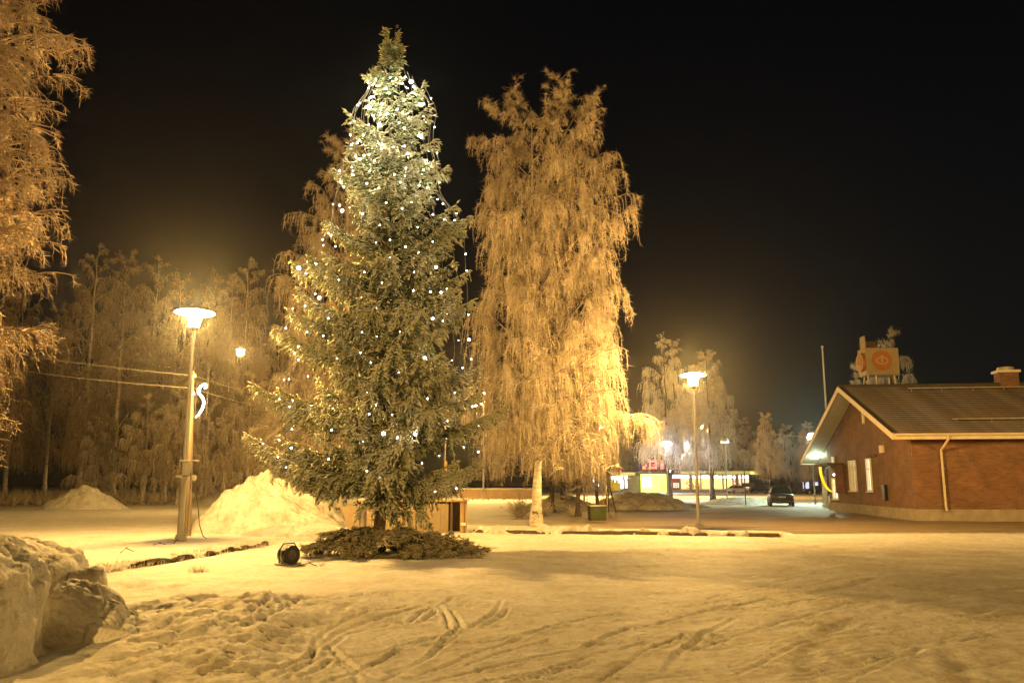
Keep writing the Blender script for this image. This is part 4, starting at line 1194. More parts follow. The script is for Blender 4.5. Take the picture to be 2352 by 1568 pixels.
# cut boughs heaped round the foot of the spruce
def bough_pile():
    rng = np.random.default_rng(5)
    t = thing("bough_pile", "heap of cut frosted spruce boughs round the foot of the lit spruce", "bough heap", (SPX + 0.35, SPY - 0.55, 0))
    ms = []
    for k in range(5):
        b = Bulk()
        spruce_branch(b, rng, 1.15, 0.10, -0.16, 0.0, (0, 0, 0), 0.35, 1.15, rng.random(), 0.03, 0.018)
        me = b.mesh("bough"); me.materials.append(M['needle_cut']); ms.append(me)
    for i in range(74):
        a = rng.uniform(0, 2 * math.pi); q = rng.uniform(0.05, 1.0) ** 0.6
        x, y = 2.05 * q * math.cos(a), 1.0 * q * math.sin(a)
        z = 0.60 * max(0.0, 1 - q) ** 0.7 + 0.05
        o = bpy.data.objects.new("bough", ms[i % 5]); COL.objects.link(o); o.parent = t
        o.location = (x * .62, y * .62, z + zz(SPX + x, SPY - .55 + y) + rng.uniform(0, .05))
        s = rng.uniform(0.7, 1.05)
        o.scale = (s, s, s * .8)
        o.rotation_euler = (rng.normal(0, .25), rng.uniform(0.02, .24), a * 1.0 + rng.normal(0, .45))
    # thin loose twigs trailing out in front
    for i in range(10):
        o = bpy.data.objects.new("bough", ms[i % 5]); COL.objects.link(o); o.parent = t
        o.location = (rng.uniform(-.3, 2.0), rng.uniform(-1.25, -.75), 0.02)
        o.scale = (.8, .8, .22); o.rotation_euler = (0, 0, rng.normal(0, .4) + (0 if rng.random() < .6 else 3.1))
bough_pile()

# ------------------------------------------------------------------ light strings on the spruce
def ico(r, sub=1):
    import bmesh
    bm = bmesh.new(); bmesh.ops.create_icosphere(bm, subdivisions=sub, radius=r)
    me = bpy.data.meshes.new("bulb"); bm.to_mesh(me); bm.free(); me.shade_smooth(); me.materials.append(M['bulb'])
    return me
def light_strings():
    rng = np.random.default_rng(9)
    small, big = ico(0.0145), ico(0.034, 2)
    g0 = zz(SPX, SPY)
    SPEC = [(-176, .2, 1.9, "outermost light string hanging free down the left side of the spruce"), (-160, .97, 1.8, "second light string from the left, over the long lower branches"), (-146, .97, 1.5, "light string down the left flank of the spruce ending near the floodlight"),
            (-132, .95, 2.3, "light string left of the spruce's dark middle"), (-116, .92, 1.9, "light string just left of the spruce's centre line"), (-98, .72, 1.4, "light string down the centre of the spruce beside the trunk"), (-84, .80, 1.3, "light string just right of the spruce's centre line"),
            (-68, .93, 1.5, "light string over the broad boughs right of the centre"), (-52, .95, 1.4, "light string down the right front of the spruce"), (-36, .97, 1.3, "third light string from the right edge of the spruce"),
            (-18, .98, 1.4, "second light string from the right edge of the spruce"), (-3, .99, 1.7, "outermost light string hanging free down the right side of the spruce")]
    TOP = [(-165, .9, 9.2, "short light string on the left of the glowing tree top"), (-125, .9, 8.9, "short light string on the front of the glowing tree top"), (-100, .85, 8.9, "short light string in the middle of the glowing tree top"), (-60, .9, 8.9, "short light string right of the middle of the tree top"), (-20, .95, 8.0, "short light string hanging on the right of the tree top"), (-140, .6, 9.4, "short light string wound inside the left of the tree top")]
    for n, (deg, k, zb, lab) in enumerate(SPEC + TOP):
        dense = n >= len(SPEC); free = n in (0, len(SPEC) - 1)
        az0 = math.radians(deg)
        t = thing("light_string", lab, "light string", (SPX, SPY, g0), 0.0, "white light strings on the spruce")
        z = SH - 1.15 - 0.25 * (n % 3) if not dense else SH - 1.25 - .2 * (n % 2)
        pts, bulbs = [], []
        nextb = rng.uniform(0, .3)
        acc = 0.0; prev = None
        hs = np.arange(z, zb, -0.16)
        lo = {}
        # a string bridges from branch tip to branch tip: a smooth upper envelope of the outline
        kk = 0.96 if k < .3 else k
        raw = np.array([ext(h, az0) * kk for h in hs])
        env = np.array([raw[max(0, i - 2):i + 3].mean() for i in range(len(raw))]) * (0.93 if free else 0.90)
        for i, h in enumerate(hs):
            az = az0 + 0.10 * math.sin(h * 1.1 + n) + 0.04 * math.sin(h * 3 + 2 * n)
            r = env[i] + 0.02
            p = np.array([r * math.cos(az), r * math.sin(az), h])
            pts.append(p)
            if prev is not None:
                acc += np.linalg.norm(p - prev)
                if acc > nextb:
                    acc = 0; nextb = rng.uniform(0.40, 1.05) if not dense else rng.uniform(.22, .5)
                    bulbs.append(p)
            prev = p
        m = MB(); m.tube(pts, 0.0055, 4)
        m.build("cord", M['cable'], t)
        for p in bulbs:
            bigp = rng.random() < (0.07 if not dense else .12)
            hot = p[2] > 7.3 + rng.uniform(0, 1.6)
            o = bpy.data.objects.new("bulb", big if bigp else small)
            COL.objects.link(o); o.parent = t
            q = p + np.array([p[0], p[1], 0]) / max(.2, math.hypot(p[0], p[1])) * (0.02 if free else rng.uniform(-.30, .02))
            o.location = q
            s = rng.uniform(.65, 1.45)
            o.scale = (s, s, s)
            w = (0.26 if hot else 0.040) * (3.0 if bigp else 1.0)
            if hot or rng.random() < .5:
                lamp_light(o, (0, 0, 0), w, (1.0, 0.95, 0.55), 0.009)
light_strings()

# ================================================================== street lamps
def street_lamp(label, loc, H, post_r=0.085, foot=True, power=1.0, disc=0.52):
    t = thing("street_lamp", label, "street lamp", loc, 0.0, "mushroom street lamps of the square")
    m = MB(); m.lathe([(post_r * 1.25, -0.3), (post_r * 1.25, H * 0.27), (post_r * 1.0, H * 0.275), (post_r * 0.62, H - 0.55), (post_r * 0.62, H - 0.42)], n=14); m.build("post", M['steel'], t, smooth=True)
    m = MB(); m.lathe([(post_r * .8, H - 0.50), (0.10, H - 0.46), (0.13, H - 0.42), (0.13, H - 0.40)], n=18); m.build("collar", M['dark_steel'], t, smooth=True)
    m = MB(); m.lathe([(0.125, H - 0.40), (0.145, H - 0.30), (0.19, H - 0.06), (0.185, H - 0.035)], n=24); m.build("glass_shade", M['lampglass'], t, smooth=True)
    lamp_light(t, (0, 0, H - 0.21), SOD_I * power, SODIUM, 0.11)
    m = MB(); m.lathe([(0.10, H - 0.03), (disc, H - 0.008), (disc + .012, H + 0.008), (disc - .01, H + 0.028), (0.30, H + 0.075), (0.06, H + 0.10)], n=36); m.build("lamp_shade", M['shade_glow'], t, smooth=True)
    la = bpy.data.lights.new("lamp_light", 'AREA'); la.shape = 'DISK'; la.size = disc * 1.5; la.color = SODIUM; la.energy = math.pi * SOD_I * 0.95 * power
    lo = bpy.data.objects.new("lamp_light", la); COL.objects.link(lo); lo.parent = t; lo.location = (0, 0, H + 0.13); lo.rotation_euler = (math.pi, 0, 0)   # added upward light over the disc, brightens the tree tops
    if foot:
        m = MB(); m.box((0.03, -0.02, 0.07), (0.30, 0.30, 0.22), 0.2, 0.75); m.build("footing", M['concrete'], t, bevel=0.02)
        m = MB(); m.box((0, 0, H * .27 + .0), (post_r * 2.9, post_r * 2.9, 0.05)); m.build("band", M['steel'], t)
    return t

p1 = G(412, 1253)
H1 = float(V(443, 719, p1[1])[2])
lamp1 = street_lamp("lit mushroom street lamp with a junction box beside the bright snow heap", (p1[0], p1[1], zz(p1[0], p1[1])), H1 - zz(p1[0], p1[1]), 0.066, power=1.3)
hb = float(V(425, 1068, p1[1])[2])
m = MB(); m.box((0.13, -.02, hb), (0.42, 0.24, 0.035)); m.build("bracket", M['shade_white'], lamp1)
m = MB(); m.box((0.10, -.05, hb - .24), (0.20, 0.16, 0.40)); m.build("junction_box", M['steel'], lamp1, bevel=0.01)
m = MB(); m.box((-0.02, -.11, hb - .42), (0.30, 0.04, 0.05)); m.build("clamp", M['steel'], lamp1)
m = MB(); m.lathe([(0.02, -.02), (.07, 0), (.08, .10), (.05, .14)], (0.26, 0, hb - .52), n=12); m.build("socket_lamp", M['shade_white'], lamp1, smooth=True)
m = MB(); m.tube([(0.19, -.06, hb - .2), (0.22, -.08, hb - .5), (0.21, -.08, 0.9), (0.20, -.06, 0.2)], 0.012, 6); m.build("conduit", M['dark_cable'], lamp1)

p2l = G(1605, 1214)
H2 = float(V(1590, 862, p2l[1])[2])
street_lamp("lit mushroom street lamp on the kerbed island in front of the car park", (p2l[0], p2l[1], zz(p2l[0], p2l[1])), H2 - zz(p2l[0], p2l[1]), 0.056, power=0.85, disc=0.47)
# assumed lamp, unseen outside the frame, added to light the house wall and snow
street_lamp("assumed mushroom street lamp, added unseen outside the frame to light the brick house", (26.5, 24.0, 0), 5.9, power=0.5)
# ...

# cable hanging from the lamp post to the snow
c0 = V(446, 1108, p1[1] - .1); q1, q2, q3 = V(455, 1160, p1[1] - .25), V(458, 1205, p1[1] - .35), G(478, 1246)
m = MB(); m.tube([c0, q1, q2, q2 * .5 + q3 * .5 + [-.02, 0, -.05], q3 + [0, 0, .08]], 0.012, 6)
tag(m.build("loose_cable", M['dark_cable']), "thin loose cable hanging from the junction box into the snow", "cable")

# utility pole behind the lamp post, with two wires and a lit ornament
UY = p1[1] + 3.2
top = V(441, 852, UY); up = thing("utility_pole", "slim wooden utility pole just behind the lamp post carrying two wires", "pole", (float(V(437, 1150, UY)[0]), UY, 0))
m = MB(); m.tube([(0, 0, -.2), (top[0] - up.location[0], 0, top[2])], [0.10, 0.075], 12); m.build("post", M['pole_wood'], up, smooth=True)
xo = top[0] - up.location[0]
for k, dz in ((1, -.16), (2, -.70)):
    m = MB(); m.lathe([(0.02, -.05), (.05, -.04), (.035, 0), (.05, .03), (.02, .06)], (xo + .10, -.02, top[2] + dz), n=10); m.build("insulator", M['shade_white'], up, smooth=True)
m = MB(); m.tube([(xo + .02, -.08, .4), (xo + .02, -.08, top[2] - 1.0)], 0.015, 6); m.build("conduit", M['dark_cable'], up)
def wire(label, pts, r, sag=0.0, mat='cable'):
    P = []
    for a, b in zip(pts[:-1], pts[1:]):
        a, b = np.array(a, float), np.array(b, float)
        for s in np.linspace(0, 1, 14)[:-1]:
            P.append(a + (b - a) * s - np.array([0, 0, sag * 4 * s * (1 - s)]))
    P.append(np.array(pts[-1], float))
    m = MB(); m.tube(P, r, 5)
    return tag(m.build("overhead_wire", M[mat]), label, "wire", "overhead wires")
wire("upper of the two frosted wires crossing behind the lamp post", [V(-120, 785, UY + 6), V(444, 862, UY), V(700, 925, UY + 9)], 0.009, .12)
wire("lower of the two frosted wires crossing behind the lamp post", [V(-120, 824, UY + 6), V(442, 891, UY), V(720, 955, UY + 9)], 0.009, .12)
wire("frosted wire slung across the car park trees to the brick house", [V(1612, 975, 100), V(1730, 990, 84), V(1875, 1003, 60)], 0.035, .1)

def ornament(label, c, h, w):
    t = thing("light_ornament", label, "light ornament", (float(c[0]), float(c[1]), float(c[2])), 0.0, "lit scroll ornaments on the poles")
    m = MB()
    for a, b in (((0, 0, 0), (w, 0, 0)), ((0, 0, h), (w, 0, h)), ((0, 0, 0), (0, 0, h)), ((w, 0, 0), (w, 0, h))):
        m.tube([a, b], 0.008, 6)
    m.build("frame", M['dark_cable'], t)
    pts = [(.80, 1.0), (.60, .97), (.38, .92), (.22, .82), (.24, .72), (.42, .66), (.60, .60), (.72, .50), (.74, .40), (.66, .28), (.52, .18), (.34, .08), (.12, .02)]
    m = MB(); m.tube([(x * w, -.03, .02 + z * (h - .04)) for x, z in pts], [.02, .03, .036, .038, .036, .033, .033, .036, .036, .033, .03, .025, .016], 8); m.build("rope_light", M['rope'], t, smooth=True)
    m = MB(); m.tube([(.80 * w, -.03, h * .97), (.92 * w, -.03, h * .90), (.72 * w, -.03, h * .84)], .02, 8); m.build("rope_light", M['rope'], t, smooth=True)
    return t
c = V(443, 961, UY)
ornament("white lit scroll ornament in a thin frame on the pole behind the lamp post", (c[0] + .06, UY - .02, c[2]), 1.10, 0.36)

# ------------------------------------------------------------------ other lamps
def sphere_prof(r, zc, n=9):
    return [(max(0.01, r * math.sin(math.pi * k / n)), zc - r * math.cos(math.pi * k / n)) for k in range(n + 1)]
def cobra(label, px, py, Y, power=1270.0, r=0.24, arm=0.9):
    c = V(px, py, Y)
    t = thing("road_lamp", label, "street lamp", (float(c[0]) + arm, Y, 0), 0.0, "tall sodium road lamps")
    h = float(c[2])
    m = MB(); m.tube([(0, 0, -.2), (0, 0, h - .1), (-.12, 0, h + .12), (-arm + .2, 0, h + .22)], [.09, .06, .05, .045], 8); m.build("post", M['steel'], t, smooth=True)
    m = MB(); m.box((-arm + .05, 0, h + .24), (0.75, .32, .12)); m.build("lamp_housing", M['steel'], t, bevel=0.03)
    m = MB(); m.lathe([(a * 1.0, b) for a, b in sphere_prof(r, 0)], (-arm, 0, h), n=14); m.build("glass_bowl", M['lampglass'], t, smooth=True)
    lamp_light(t, (-arm, 0, h), power, SODIUM, r * .6)
    return t
def added_back_lamp(label, x, y, h, power=3000.0):  # lamp added unseen behind the viewer, to light trees and walls frontally
    t = thing("road_lamp", label, "street lamp", (x, y, 0), 0.0, "tall sodium road lamps")
    m = MB(); m.tube([(0, 0, -.2), (0, 0, h - .1), (0, .12, h + .12), (0, .9, h + .22)], [.09, .06, .05, .045], 8); m.build("post", M['steel'], t, smooth=True)
    m = MB(); m.box((0, .85, h + .24), (.32, .75, .12)); m.build("lamp_housing", M['steel'], t, bevel=0.03)
    m = MB(); m.lathe(sphere_prof(.24, 0), (0, .9, h), n=14); m.build("glass_bowl", M['lampglass'], t, smooth=True)
    lamp_light(t, (0, .9, h), power, SODIUM, .14)
added_back_lamp("added tall sodium lamp, unseen behind the viewer, lighting the trees from the front", -9.0, -30.0, 10.0)
added_back_lamp("second added tall sodium lamp, unseen behind the viewer, lighting the scene from the front", 22.0, -28.0, 10.0, 700.0)
cobra("sodium road lamp glowing behind the post of the right mushroom lamp", 1610, 980, 108)
cobra("sodium road lamp glowing through the twigs of the tall birch", 1374, 983, 106)
cobra("sodium road lamp shining through the right edge of the spruce", 1091, 930, 84, r=.2)
# lamp slung on a span wire above the road on the left
c = V(552, 810, 50)
t = thing("hanging_lamp", "glowing sodium lamp hung on a span wire before the dark wood", "street lamp", (float(c[0]), 50, float(c[2])))
m = MB(); m.lathe(sphere_prof(.20, 0), n=16); m.build("glass_bowl", M['lampglass'], t, smooth=True); lamp_light(t, (0, 0, 0), 260.0, SODIUM, .12)
m = MB(); m.lathe([(.10, .16), (.26, .17), (.24, .24), (.06, .34)], n=16); m.build("lamp_housing", M['steel'], t, smooth=True)
m = MB(); m.tube([(-14, 0, 1.0), (-7, 0, .55), (0, 0, .36), (6, 0, .55), (12, 0, 1.0)], .008, 4); m.build("span_wire", M['dark_cable'], t)

def dome_lamp(label, px, py, base, mat, r=0.3, far=None, power=0.0, color=(0.86, 0.92, 1.0)):
    p = G(*base) if far is None else np.array([V(px, py, far)[0], far, 0])
    h = float(V(px, py, p[1])[2])
    t = thing("dome_lamp", label, "street lamp", (float(p[0]), float(p[1]), 0), 0.0, "white dome lamps of the car park")
    m = MB(); m.tube([(0, 0, -.2), (0, 0, 1.0), (0, 0, h - .1)], [.07, .06, .045], 10); m.build("post", M['steel'], t, smooth=True)
    m = MB(); m.lathe([(r * .55, h - .14), (r * .95, h - .10), (r, h), (r * .97, h + .02)], n=18); m.build("glass_bowl", M[mat], t, smooth=True)
    if power > 0: lamp_light(t, (0, 0, h - .06), power, color, r * .4)
    m = MB(); m.lathe([(r * 1.05, h + .022), (r * 1.0, h + .14), (r * .75, h + .26), (r * .3, h + .32)], n=18); m.build("lamp_shade", M['mercury_cap'] if mat == 'mercury' else M['shade_white'], t, smooth=True)
    return t
M['mercury_cap'] = glow("lit_opal_dome", (0.86, 0.90, 1.0), 6.0)
dome_lamp("lit white dome lamp in front of the forked tree by the shop", 1535, 1020, (1535, 1149), 'mercury', .5, power=150.0)
dome_lamp("lit white dome lamp close to the shop wall", 1540, 1082, None, 'mercury', .36, far=150, power=200.0)
dome_lamp("lit greenish dome lamp peeping past the roof edge of the brick house", 1875, 1003, (1873, 1158), 'mercury', .30, power=300.0, color=(0.80, 1.0, 0.72))
dome_lamp("pale dimly glowing dome lamp on a grey post by the snow bank", 1671, 1014, (1671, 1158), 'mercury_dim', .34)

# ------------------------------------------------------------------ floodlight on the snow
pf = G(660, 1297)
t = thing("floodlight", "round black floodlight in a bent bracket lying on the snow by the boughs", "floodlight", (float(pf[0]), float(pf[1]), zz(pf[0], pf[1])), math.radians(-38))
m = MB(); m.lathe([(.10, -.16), (.165, -.13), (.175, -.10), (.175, .12), (.19, .125), (.19, .15), (.165, .15)], (0, 0, .19), n=28, axis='x'); m.build("housing", M['black'], t, smooth=True)
m = MB(); m.lathe([(.16, .142), (.10, .150), (.02, .154)], (0, 0, .19), n=24, axis='x'); m.build("lens", M['dark_steel'], t, smooth=True)
m = MB(); m.lathe([(.182, -.02), (.186, -.01), (.186, .01), (.182, .02)], (0, 0, .19), n=28, axis='x'); m.build("cooling_ring", M['steel'], t, smooth=True)
m = MB(); m.tube([(0.02, -.22, .04), (0.02, -.215, .30), (0.02, -.13, .415), (0.02, .13, .415), (0.02, .215, .30), (0.02, .22, .04)], .013, 6); m.build("bracket", M['black'], t, smooth=True)
m = MB(); m.box((0.02, 0, .02), (.20, .52, .03)); m.build("foot_plate", M['steel'], t, bevel=.006)
rng = np.random.default_rng(2)
g = np.linspace(-1, 1, 14); A, Bq = np.meshgrid(g, g)
z = .19 + .185 * np.cos(Bq * 1.0) + .022 * (1 - Bq ** 2) * (1 - A ** 4); vs = np.stack([A * .11 - .01, .185 * np.sin(Bq * 1.0), z], -1).reshape(-1, 3)
i = np.arange(196).reshape(14, 14); link("snow_cap", np_mesh("snow_cap", vs, [np.stack([i[:-1, :-1], i[:-1, 1:], i[1:, 1:], i[1:, :-1]], -1).reshape(-1, 4)]), M['pile'], t)

# ------------------------------------------------------------------ wooden stall behind the spruce
pa, pb_ = G(818, 1224), G(1070, 1222)
wdt = float(pb_[0] - pa[0]); yy = float(pa[1] + pb_[1]) / 2
t = thing("wooden_stall", "low wooden stall with pale front boards behind the spruce", "stall", (float(pa[0]), yy, zz(pa[0], yy)), 0.0)
m = MB(); m.box((wdt / 2, .95, .52), (wdt - .12, .06, 1.04)); m.build("back_panel", M['dark_wood'], t)
nb = 10
fx0, fx1 = (838 - 818) / (1070 - 818) * wdt, (1030 - 818) / (1070 - 818) * wdt
bw = (fx1 - fx0) / nb
mb = MB(); mb.box((0, 0, .50), (bw - .006, .03, .96)); bme = mb.mesh("board"); bme.materials.append(M['plywood'])
for i in range(nb):
    o = link("board", bme, None, t, (fx0 + bw * (i + .5), 0.0 + 0.004 * (i % 2), 0)); o.scale = (1, 1, 1 + .012 * ((i * 7) % 3))
for x in (0.03, fx0 - .06, fx1 + .10, wdt - .12, wdt - .02):
    m = MB(); m.box((x, .04 if x < fx1 or x > wdt - .06 else .0, .56), (.08 if x < wdt - .13 else .13, .09, 1.16)); m.build("post", M['wood'] if x > wdt - .13 else M['dark_wood'], t, bevel=.006)
m = MB(); m.box((wdt / 2, .46, 1.06), (wdt + .12, 1.12, .05)); m.build("counter_top", M['wood'], t, bevel=.008)
m = MB(); m.box((wdt / 2, .46, 1.11), (wdt + .06, 1.04, .055)); m.build("snow_cover", M['pile'], t, bevel=.02)
m = MB(); m.box((wdt - .07, -.055, .30), (.17, .02, .10)); m.build("label_plate", M['shade_white'], t)
m = MB(); m.box((wdt * .80, .5, 1.75), (.09, .09, 1.3)); m.build("mast", M['wood'], t)
m = MB(); m.hexa([(-.02, -.06, 0), (.34, .02, 0), (.34, .07, 0), (-.02, -.01, 0), (-.30, -.10, .86), (.28, .02, 1.0), (.28, .07, 1.0), (-.30, -.05, .86)])
tag(m.build("leaning_board", M['plywood'], None, (float(pa[0]) - .25, yy - .02, zz(pa[0] - .3, yy))), "pale board leaning against the end of the wooden stall", "board")

# ------------------------------------------------------------------ low board fence beyond the birch
fa, fb = G(1050, 1149), G(1236, 1149)
n = 26
t = thing("board_fence", "low pale fence of upright boards beyond the snow field", "fence", (float(fa[0]), float(fa[1]), 0))
w = float(fb[0] - fa[0]) / n
mb = MB(); mb.box((0, 0, .62), (w * .965, .03, 1.02)); bme = mb.mesh("board"); bme.materials.append(M['wood'])
for i in range(n):
    link("board", bme, None, t, (w * (i + .5), .006 * (i % 2), .01 * ((i * 5) % 3)))
m = MB(); m.box((w * n / 2, .05, .95), (w * n, .05, .09)); m.build("rail", M['dark_wood'], t)
m = MB(); m.box((w * n / 2, .05, .30), (w * n, .05, .09)); m.build("rail", M['dark_wood'], t)
for i in range(0, n + 1, 5):
    m = MB(); m.box((w * i, .10, .5), (.10, .10, 1.1)); m.build("post", M['dark_wood'], t)
m = MB(); m.box((w * n / 2, 0.02, 1.17), (w * n, .12, .06)); m.build("snow_cap", M['pile'], t, bevel=.02)

# ------------------------------------------------------------------ green box with stakes
pg = G(1372, 1194)
t = thing("green_box", "squat green box with a snowy top beside the staked young tree", "box", (float(pg[0]), float(pg[1]), zz(pg[0], pg[1])), 0.1)
m = MB(); m.box((0, 0, .30), (.72, .62, .60), 0, 1.12); m.build("body", M['green_bin'], t, bevel=.03)
m = MB(); m.box((0, 0, .615), (.84, .74, .04)); m.build("rim", M['green_bin'], t, bevel=.012)
m = MB(); m.box((0, 0, .645), (.72, .62, .05)); m.build("snow_cover", M['pile'], t, bevel=.02)
for k in (-.2, 0.0, .2):
    m = MB(); m.box((k, -.335, .32), (.03, .02, .48)); m.build("rib", M['green_bin'], t)
for x, y, h, ln, lab in ((1350, 1190, 1.5, -.1, "thin leaning stake at the corner of the green box"), (1388, 1193, 1.25, -.15, "pale stake right of the green box"), (1394, 1192, 1.25, .12, "second pale stake right of the green box")):
    p = G(x, y); m = MB(); m.tube([(0, 0, -.2), (ln * .3, 0, h)], [.028, .024], 7)
    m.tube([(ln * .3 * .7 - .05, -.02, h * .72), (ln * .3 * .7 + .05, -.02, h * .74)], .03, 6)
    tag(m.build("wooden_stake", M['wood'], None, (float(p[0]), float(p[1]), 0)), lab, "stake", "stakes round the young tree")
p = G(1399, 1176); m = MB(); m.tube([(-.25, 0, 0), (0, 0, 1.75)], [.05, .04], 7); m.tube([(.42, .1, 0), (0, 0, 1.75)], [.05, .04], 7); m.tube([(.0, .5, 0), (0, 0, 1.75)], [.05, .04], 7); m.tube([(0, 0, 1.55), (0, 0, 2.2)], [.14, .10], 8)
tag(m.build("stake_frame", M['dark_wood'], None, (float(p[0]), float(p[1]), 0)), "dark tripod of stakes with a wrapped top behind the green box", "stake frame")

# ================================================================== brick house
def brick_mat():
    m, nt, b = nt_new("red_brick")
    tc = nt.nodes.new("ShaderNodeTexCoord")
    s = nt.nodes.new("ShaderNodeSeparateXYZ"); nt.links.new(tc.outputs["Object"], s.inputs[0])
    ad = N(nt, "ShaderNodeMath", operation='ADD'); nt.links.new(s.outputs["X"], ad.inputs[0]); nt.links.new(s.outputs["Y"], ad.inputs[1])
    cb = nt.nodes.new("ShaderNodeCombineXYZ"); nt.links.new(ad.outputs[0], cb.inputs[0]); nt.links.new(s.outputs["Z"], cb.inputs[1])
    br = nt.nodes.new("ShaderNodeTexBrick")
    nt.links.new(cb.outputs[0], br.inputs["Vector"])
    br.inputs["Scale"].default_value = 1.0; br.inputs["Brick Width"].default_value = 0.27; br.inputs["Row Height"].default_value = 0.085
    br.inputs["Mortar Size"].default_value = 0.008; br.inputs["Color1"].default_value = (0.25, 0.115, 0.06, 1); br.inputs["Color2"].default_value = (0.165, 0.075, 0.04, 1); br.inputs["Mortar"].default_value = (0.20, 0.16, 0.13, 1)
    nz = N(nt, "ShaderNodeTexNoise", Scale=0.9, Detail=6.0, Roughness=0.6); nt.links.new(cb.outputs[0], nz.inputs["Vector"])
    g = ramp(nt, nz.outputs["Fac"], [(0.3, (0.62, 0.6, 0.6)), (0.7, (1.1, 1.08, 1.05))])
    mx = nt.nodes.new("ShaderNodeMix"); mx.data_type = 'RGBA'; mx.blend_type = 'MULTIPLY'; mx.inputs[0].default_value = 1.0
    nt.links.new(br.outputs["Color"], mx.inputs[6]); nt.links.new(g, mx.inputs[7])
    nt.links.new(mx.outputs[2], b.inputs["Base Color"]); b.inputs["Roughness"].default_value = 0.9
    inv = N(nt, "ShaderNodeMath", operation='SUBTRACT'); inv.inputs[0].default_value = 1.0; nt.links.new(br.outputs["Fac"], inv.inputs[1])
    bump(nt, b, inv.outputs[0], 0.6, 0.012)
    return m
M['brick'] = brick_mat()
M['plinth'] = plain("grey_plinth", (0.36, 0.31, 0.25), (0.24, 0.20, 0.16), 2.5, 0.9, 0.2)
M['trim'] = plain("cream_trim", (0.66, 0.56, 0.42), (0.52, 0.44, 0.33), 3, 0.6, 0.05)
M['soffit'] = plain("pale_soffit_boards", (0.58, 0.56, 0.47), (0.42, 0.41, 0.35), 5, 0.7, 0.2, stretch=(0.3, 3, 1))
M['tile'] = plain("dark_roof_tiles", (0.085, 0.062, 0.05), (0.045, 0.035, 0.03), 2.2, 0.75, 0.3)
M['tile_frost'] = frosty("frosted_roof_tiles", (0.075, 0.06, 0.064), (0.25, 0.215, 0.225), 0.46, 0.9, 0.10)
M['curtain'] = glow("lit_curtain", (1.0, 0.95, 0.66), 0.35)
M['curtain_dim'] = glow("dim_curtain", (1.0, 0.75, 0.42), 0.10, (0.5, 0.45, 0.38))
M['pane_lit'] = glow("lit_window_pane", (1.0, 0.97, 0.72), 0.85)
M['white_paint'] = plain("white_paint", (0.72, 0.72, 0.66), (0.6, 0.6, 0.54), 4, 0.5, 0.05)
M['yellow_paint'] = plain("yellow_paint", (0.80, 0.62, 0.02), (0.7, 0.5, 0.02), 3, 0.4, 0.0)
M['sign_pale'] = plain("pale_sign_face", (0.26, 0.20, 0.13), (0.20, 0.16, 0.10), 2, 0.5, 0.0)
M['sign_orange'] = plain("orange_sign", (0.30, 0.11, 0.028), (0.25, 0.09, 0.022), 3, 0.5, 0.0)
M['emblem'] = plain("pale_emblem", (0.36, 0.26, 0.15), (0.32, 0.23, 0.14), 3, 0.5, 0.0)

P0 = G(2107, 1195)
RZ = math.radians(-7.0)
_c, _s = math.cos(RZ), math.sin(RZ)
HX, HY = np.array([_c, _s, 0]), np.array([-_s, _c, 0])
house = thing("brick_house", "red brick house with a tiled gable roof and lit windows", "house", (float(P0[0]), float(P0[1]), 0), RZ)
def on_gable(px, py):                # picture point on the gable wall -> local (y, z)
    d = ray(px, py); o = np.array([0, 0, CH]) - np.array([P0[0], P0[1], 0])
    t_ = -np.dot(o, HX) / np.dot(d, HX); p = o + d * t_
    return float(np.dot(p, HY)), float(p[2])
def on_side(px, py):
    d = ray(px, py); o = np.array([0, 0, CH]) - np.array([P0[0], P0[1], 0])
    t_ = -np.dot(o, HY) / np.dot(d, HY); p = o + d * t_
    return float(np.dot(p, HX)), float(p[2])
GLEN = 15.2; LEN = 22.0; RIDGE = 7.6; SL = math.tan(math.radians(20.0)); ZR = 6.95
OV_N, OV_F, OV_G = 0.85, 2.7, 1.0
zt = lambda y: ZR - SL * abs(y - RIDGE)          # upper face of the roof
yA, yB = -OV_N, GLEN + OV_F
wt = 0.30
# walls: gable, near long side, far side, other gable
m = MB()
pts = [(0, 0.45), (GLEN, 0.45), (GLEN, zt(GLEN) - .26), (RIDGE, ZR - .26), (0, zt(0) - .26)]
vs = [(0, y, z) for y, z in pts] + [(wt, y, z) for y, z in pts]
m.add(vs, [(0, 1, 2, 3, 4), (9, 8, 7, 6, 5)] + [(i, i + 5, (i + 1) % 5 + 5, (i + 1) % 5) for i in range(5)]); m.build("wall", M['brick'], house)
m = MB(); m.box((wt + (LEN - wt) / 2, wt / 2 + .0, (zt(0) - .26 + .45) / 2), (LEN - wt - .004, wt, zt(0) - .26 - .45)); m.build("wall", M['brick'], house)
m = MB(); m.box((wt + (LEN - wt) / 2, GLEN - wt / 2, (zt(GLEN) - .26 + .45) / 2), (LEN - wt - .004, wt, zt(GLEN) - .26 - .45)); m.build("wall", M['brick'], house)
m = MB()
vs = [(LEN, y, z) for y, z in pts] + [(LEN + wt, y, z) for y, z in pts]
m.add(vs, [(0, 1, 2, 3, 4), (9, 8, 7, 6, 5)] + [(i, i + 5, (i + 1) % 5 + 5, (i + 1) % 5) for i in range(5)]); m.build("wall", M['brick'], house)
m = MB(); m.box((LEN / 2 + .1, GLEN / 2, .19), (LEN + .34, GLEN + .08, .62)); m.build("plinth", M['plinth'], house)
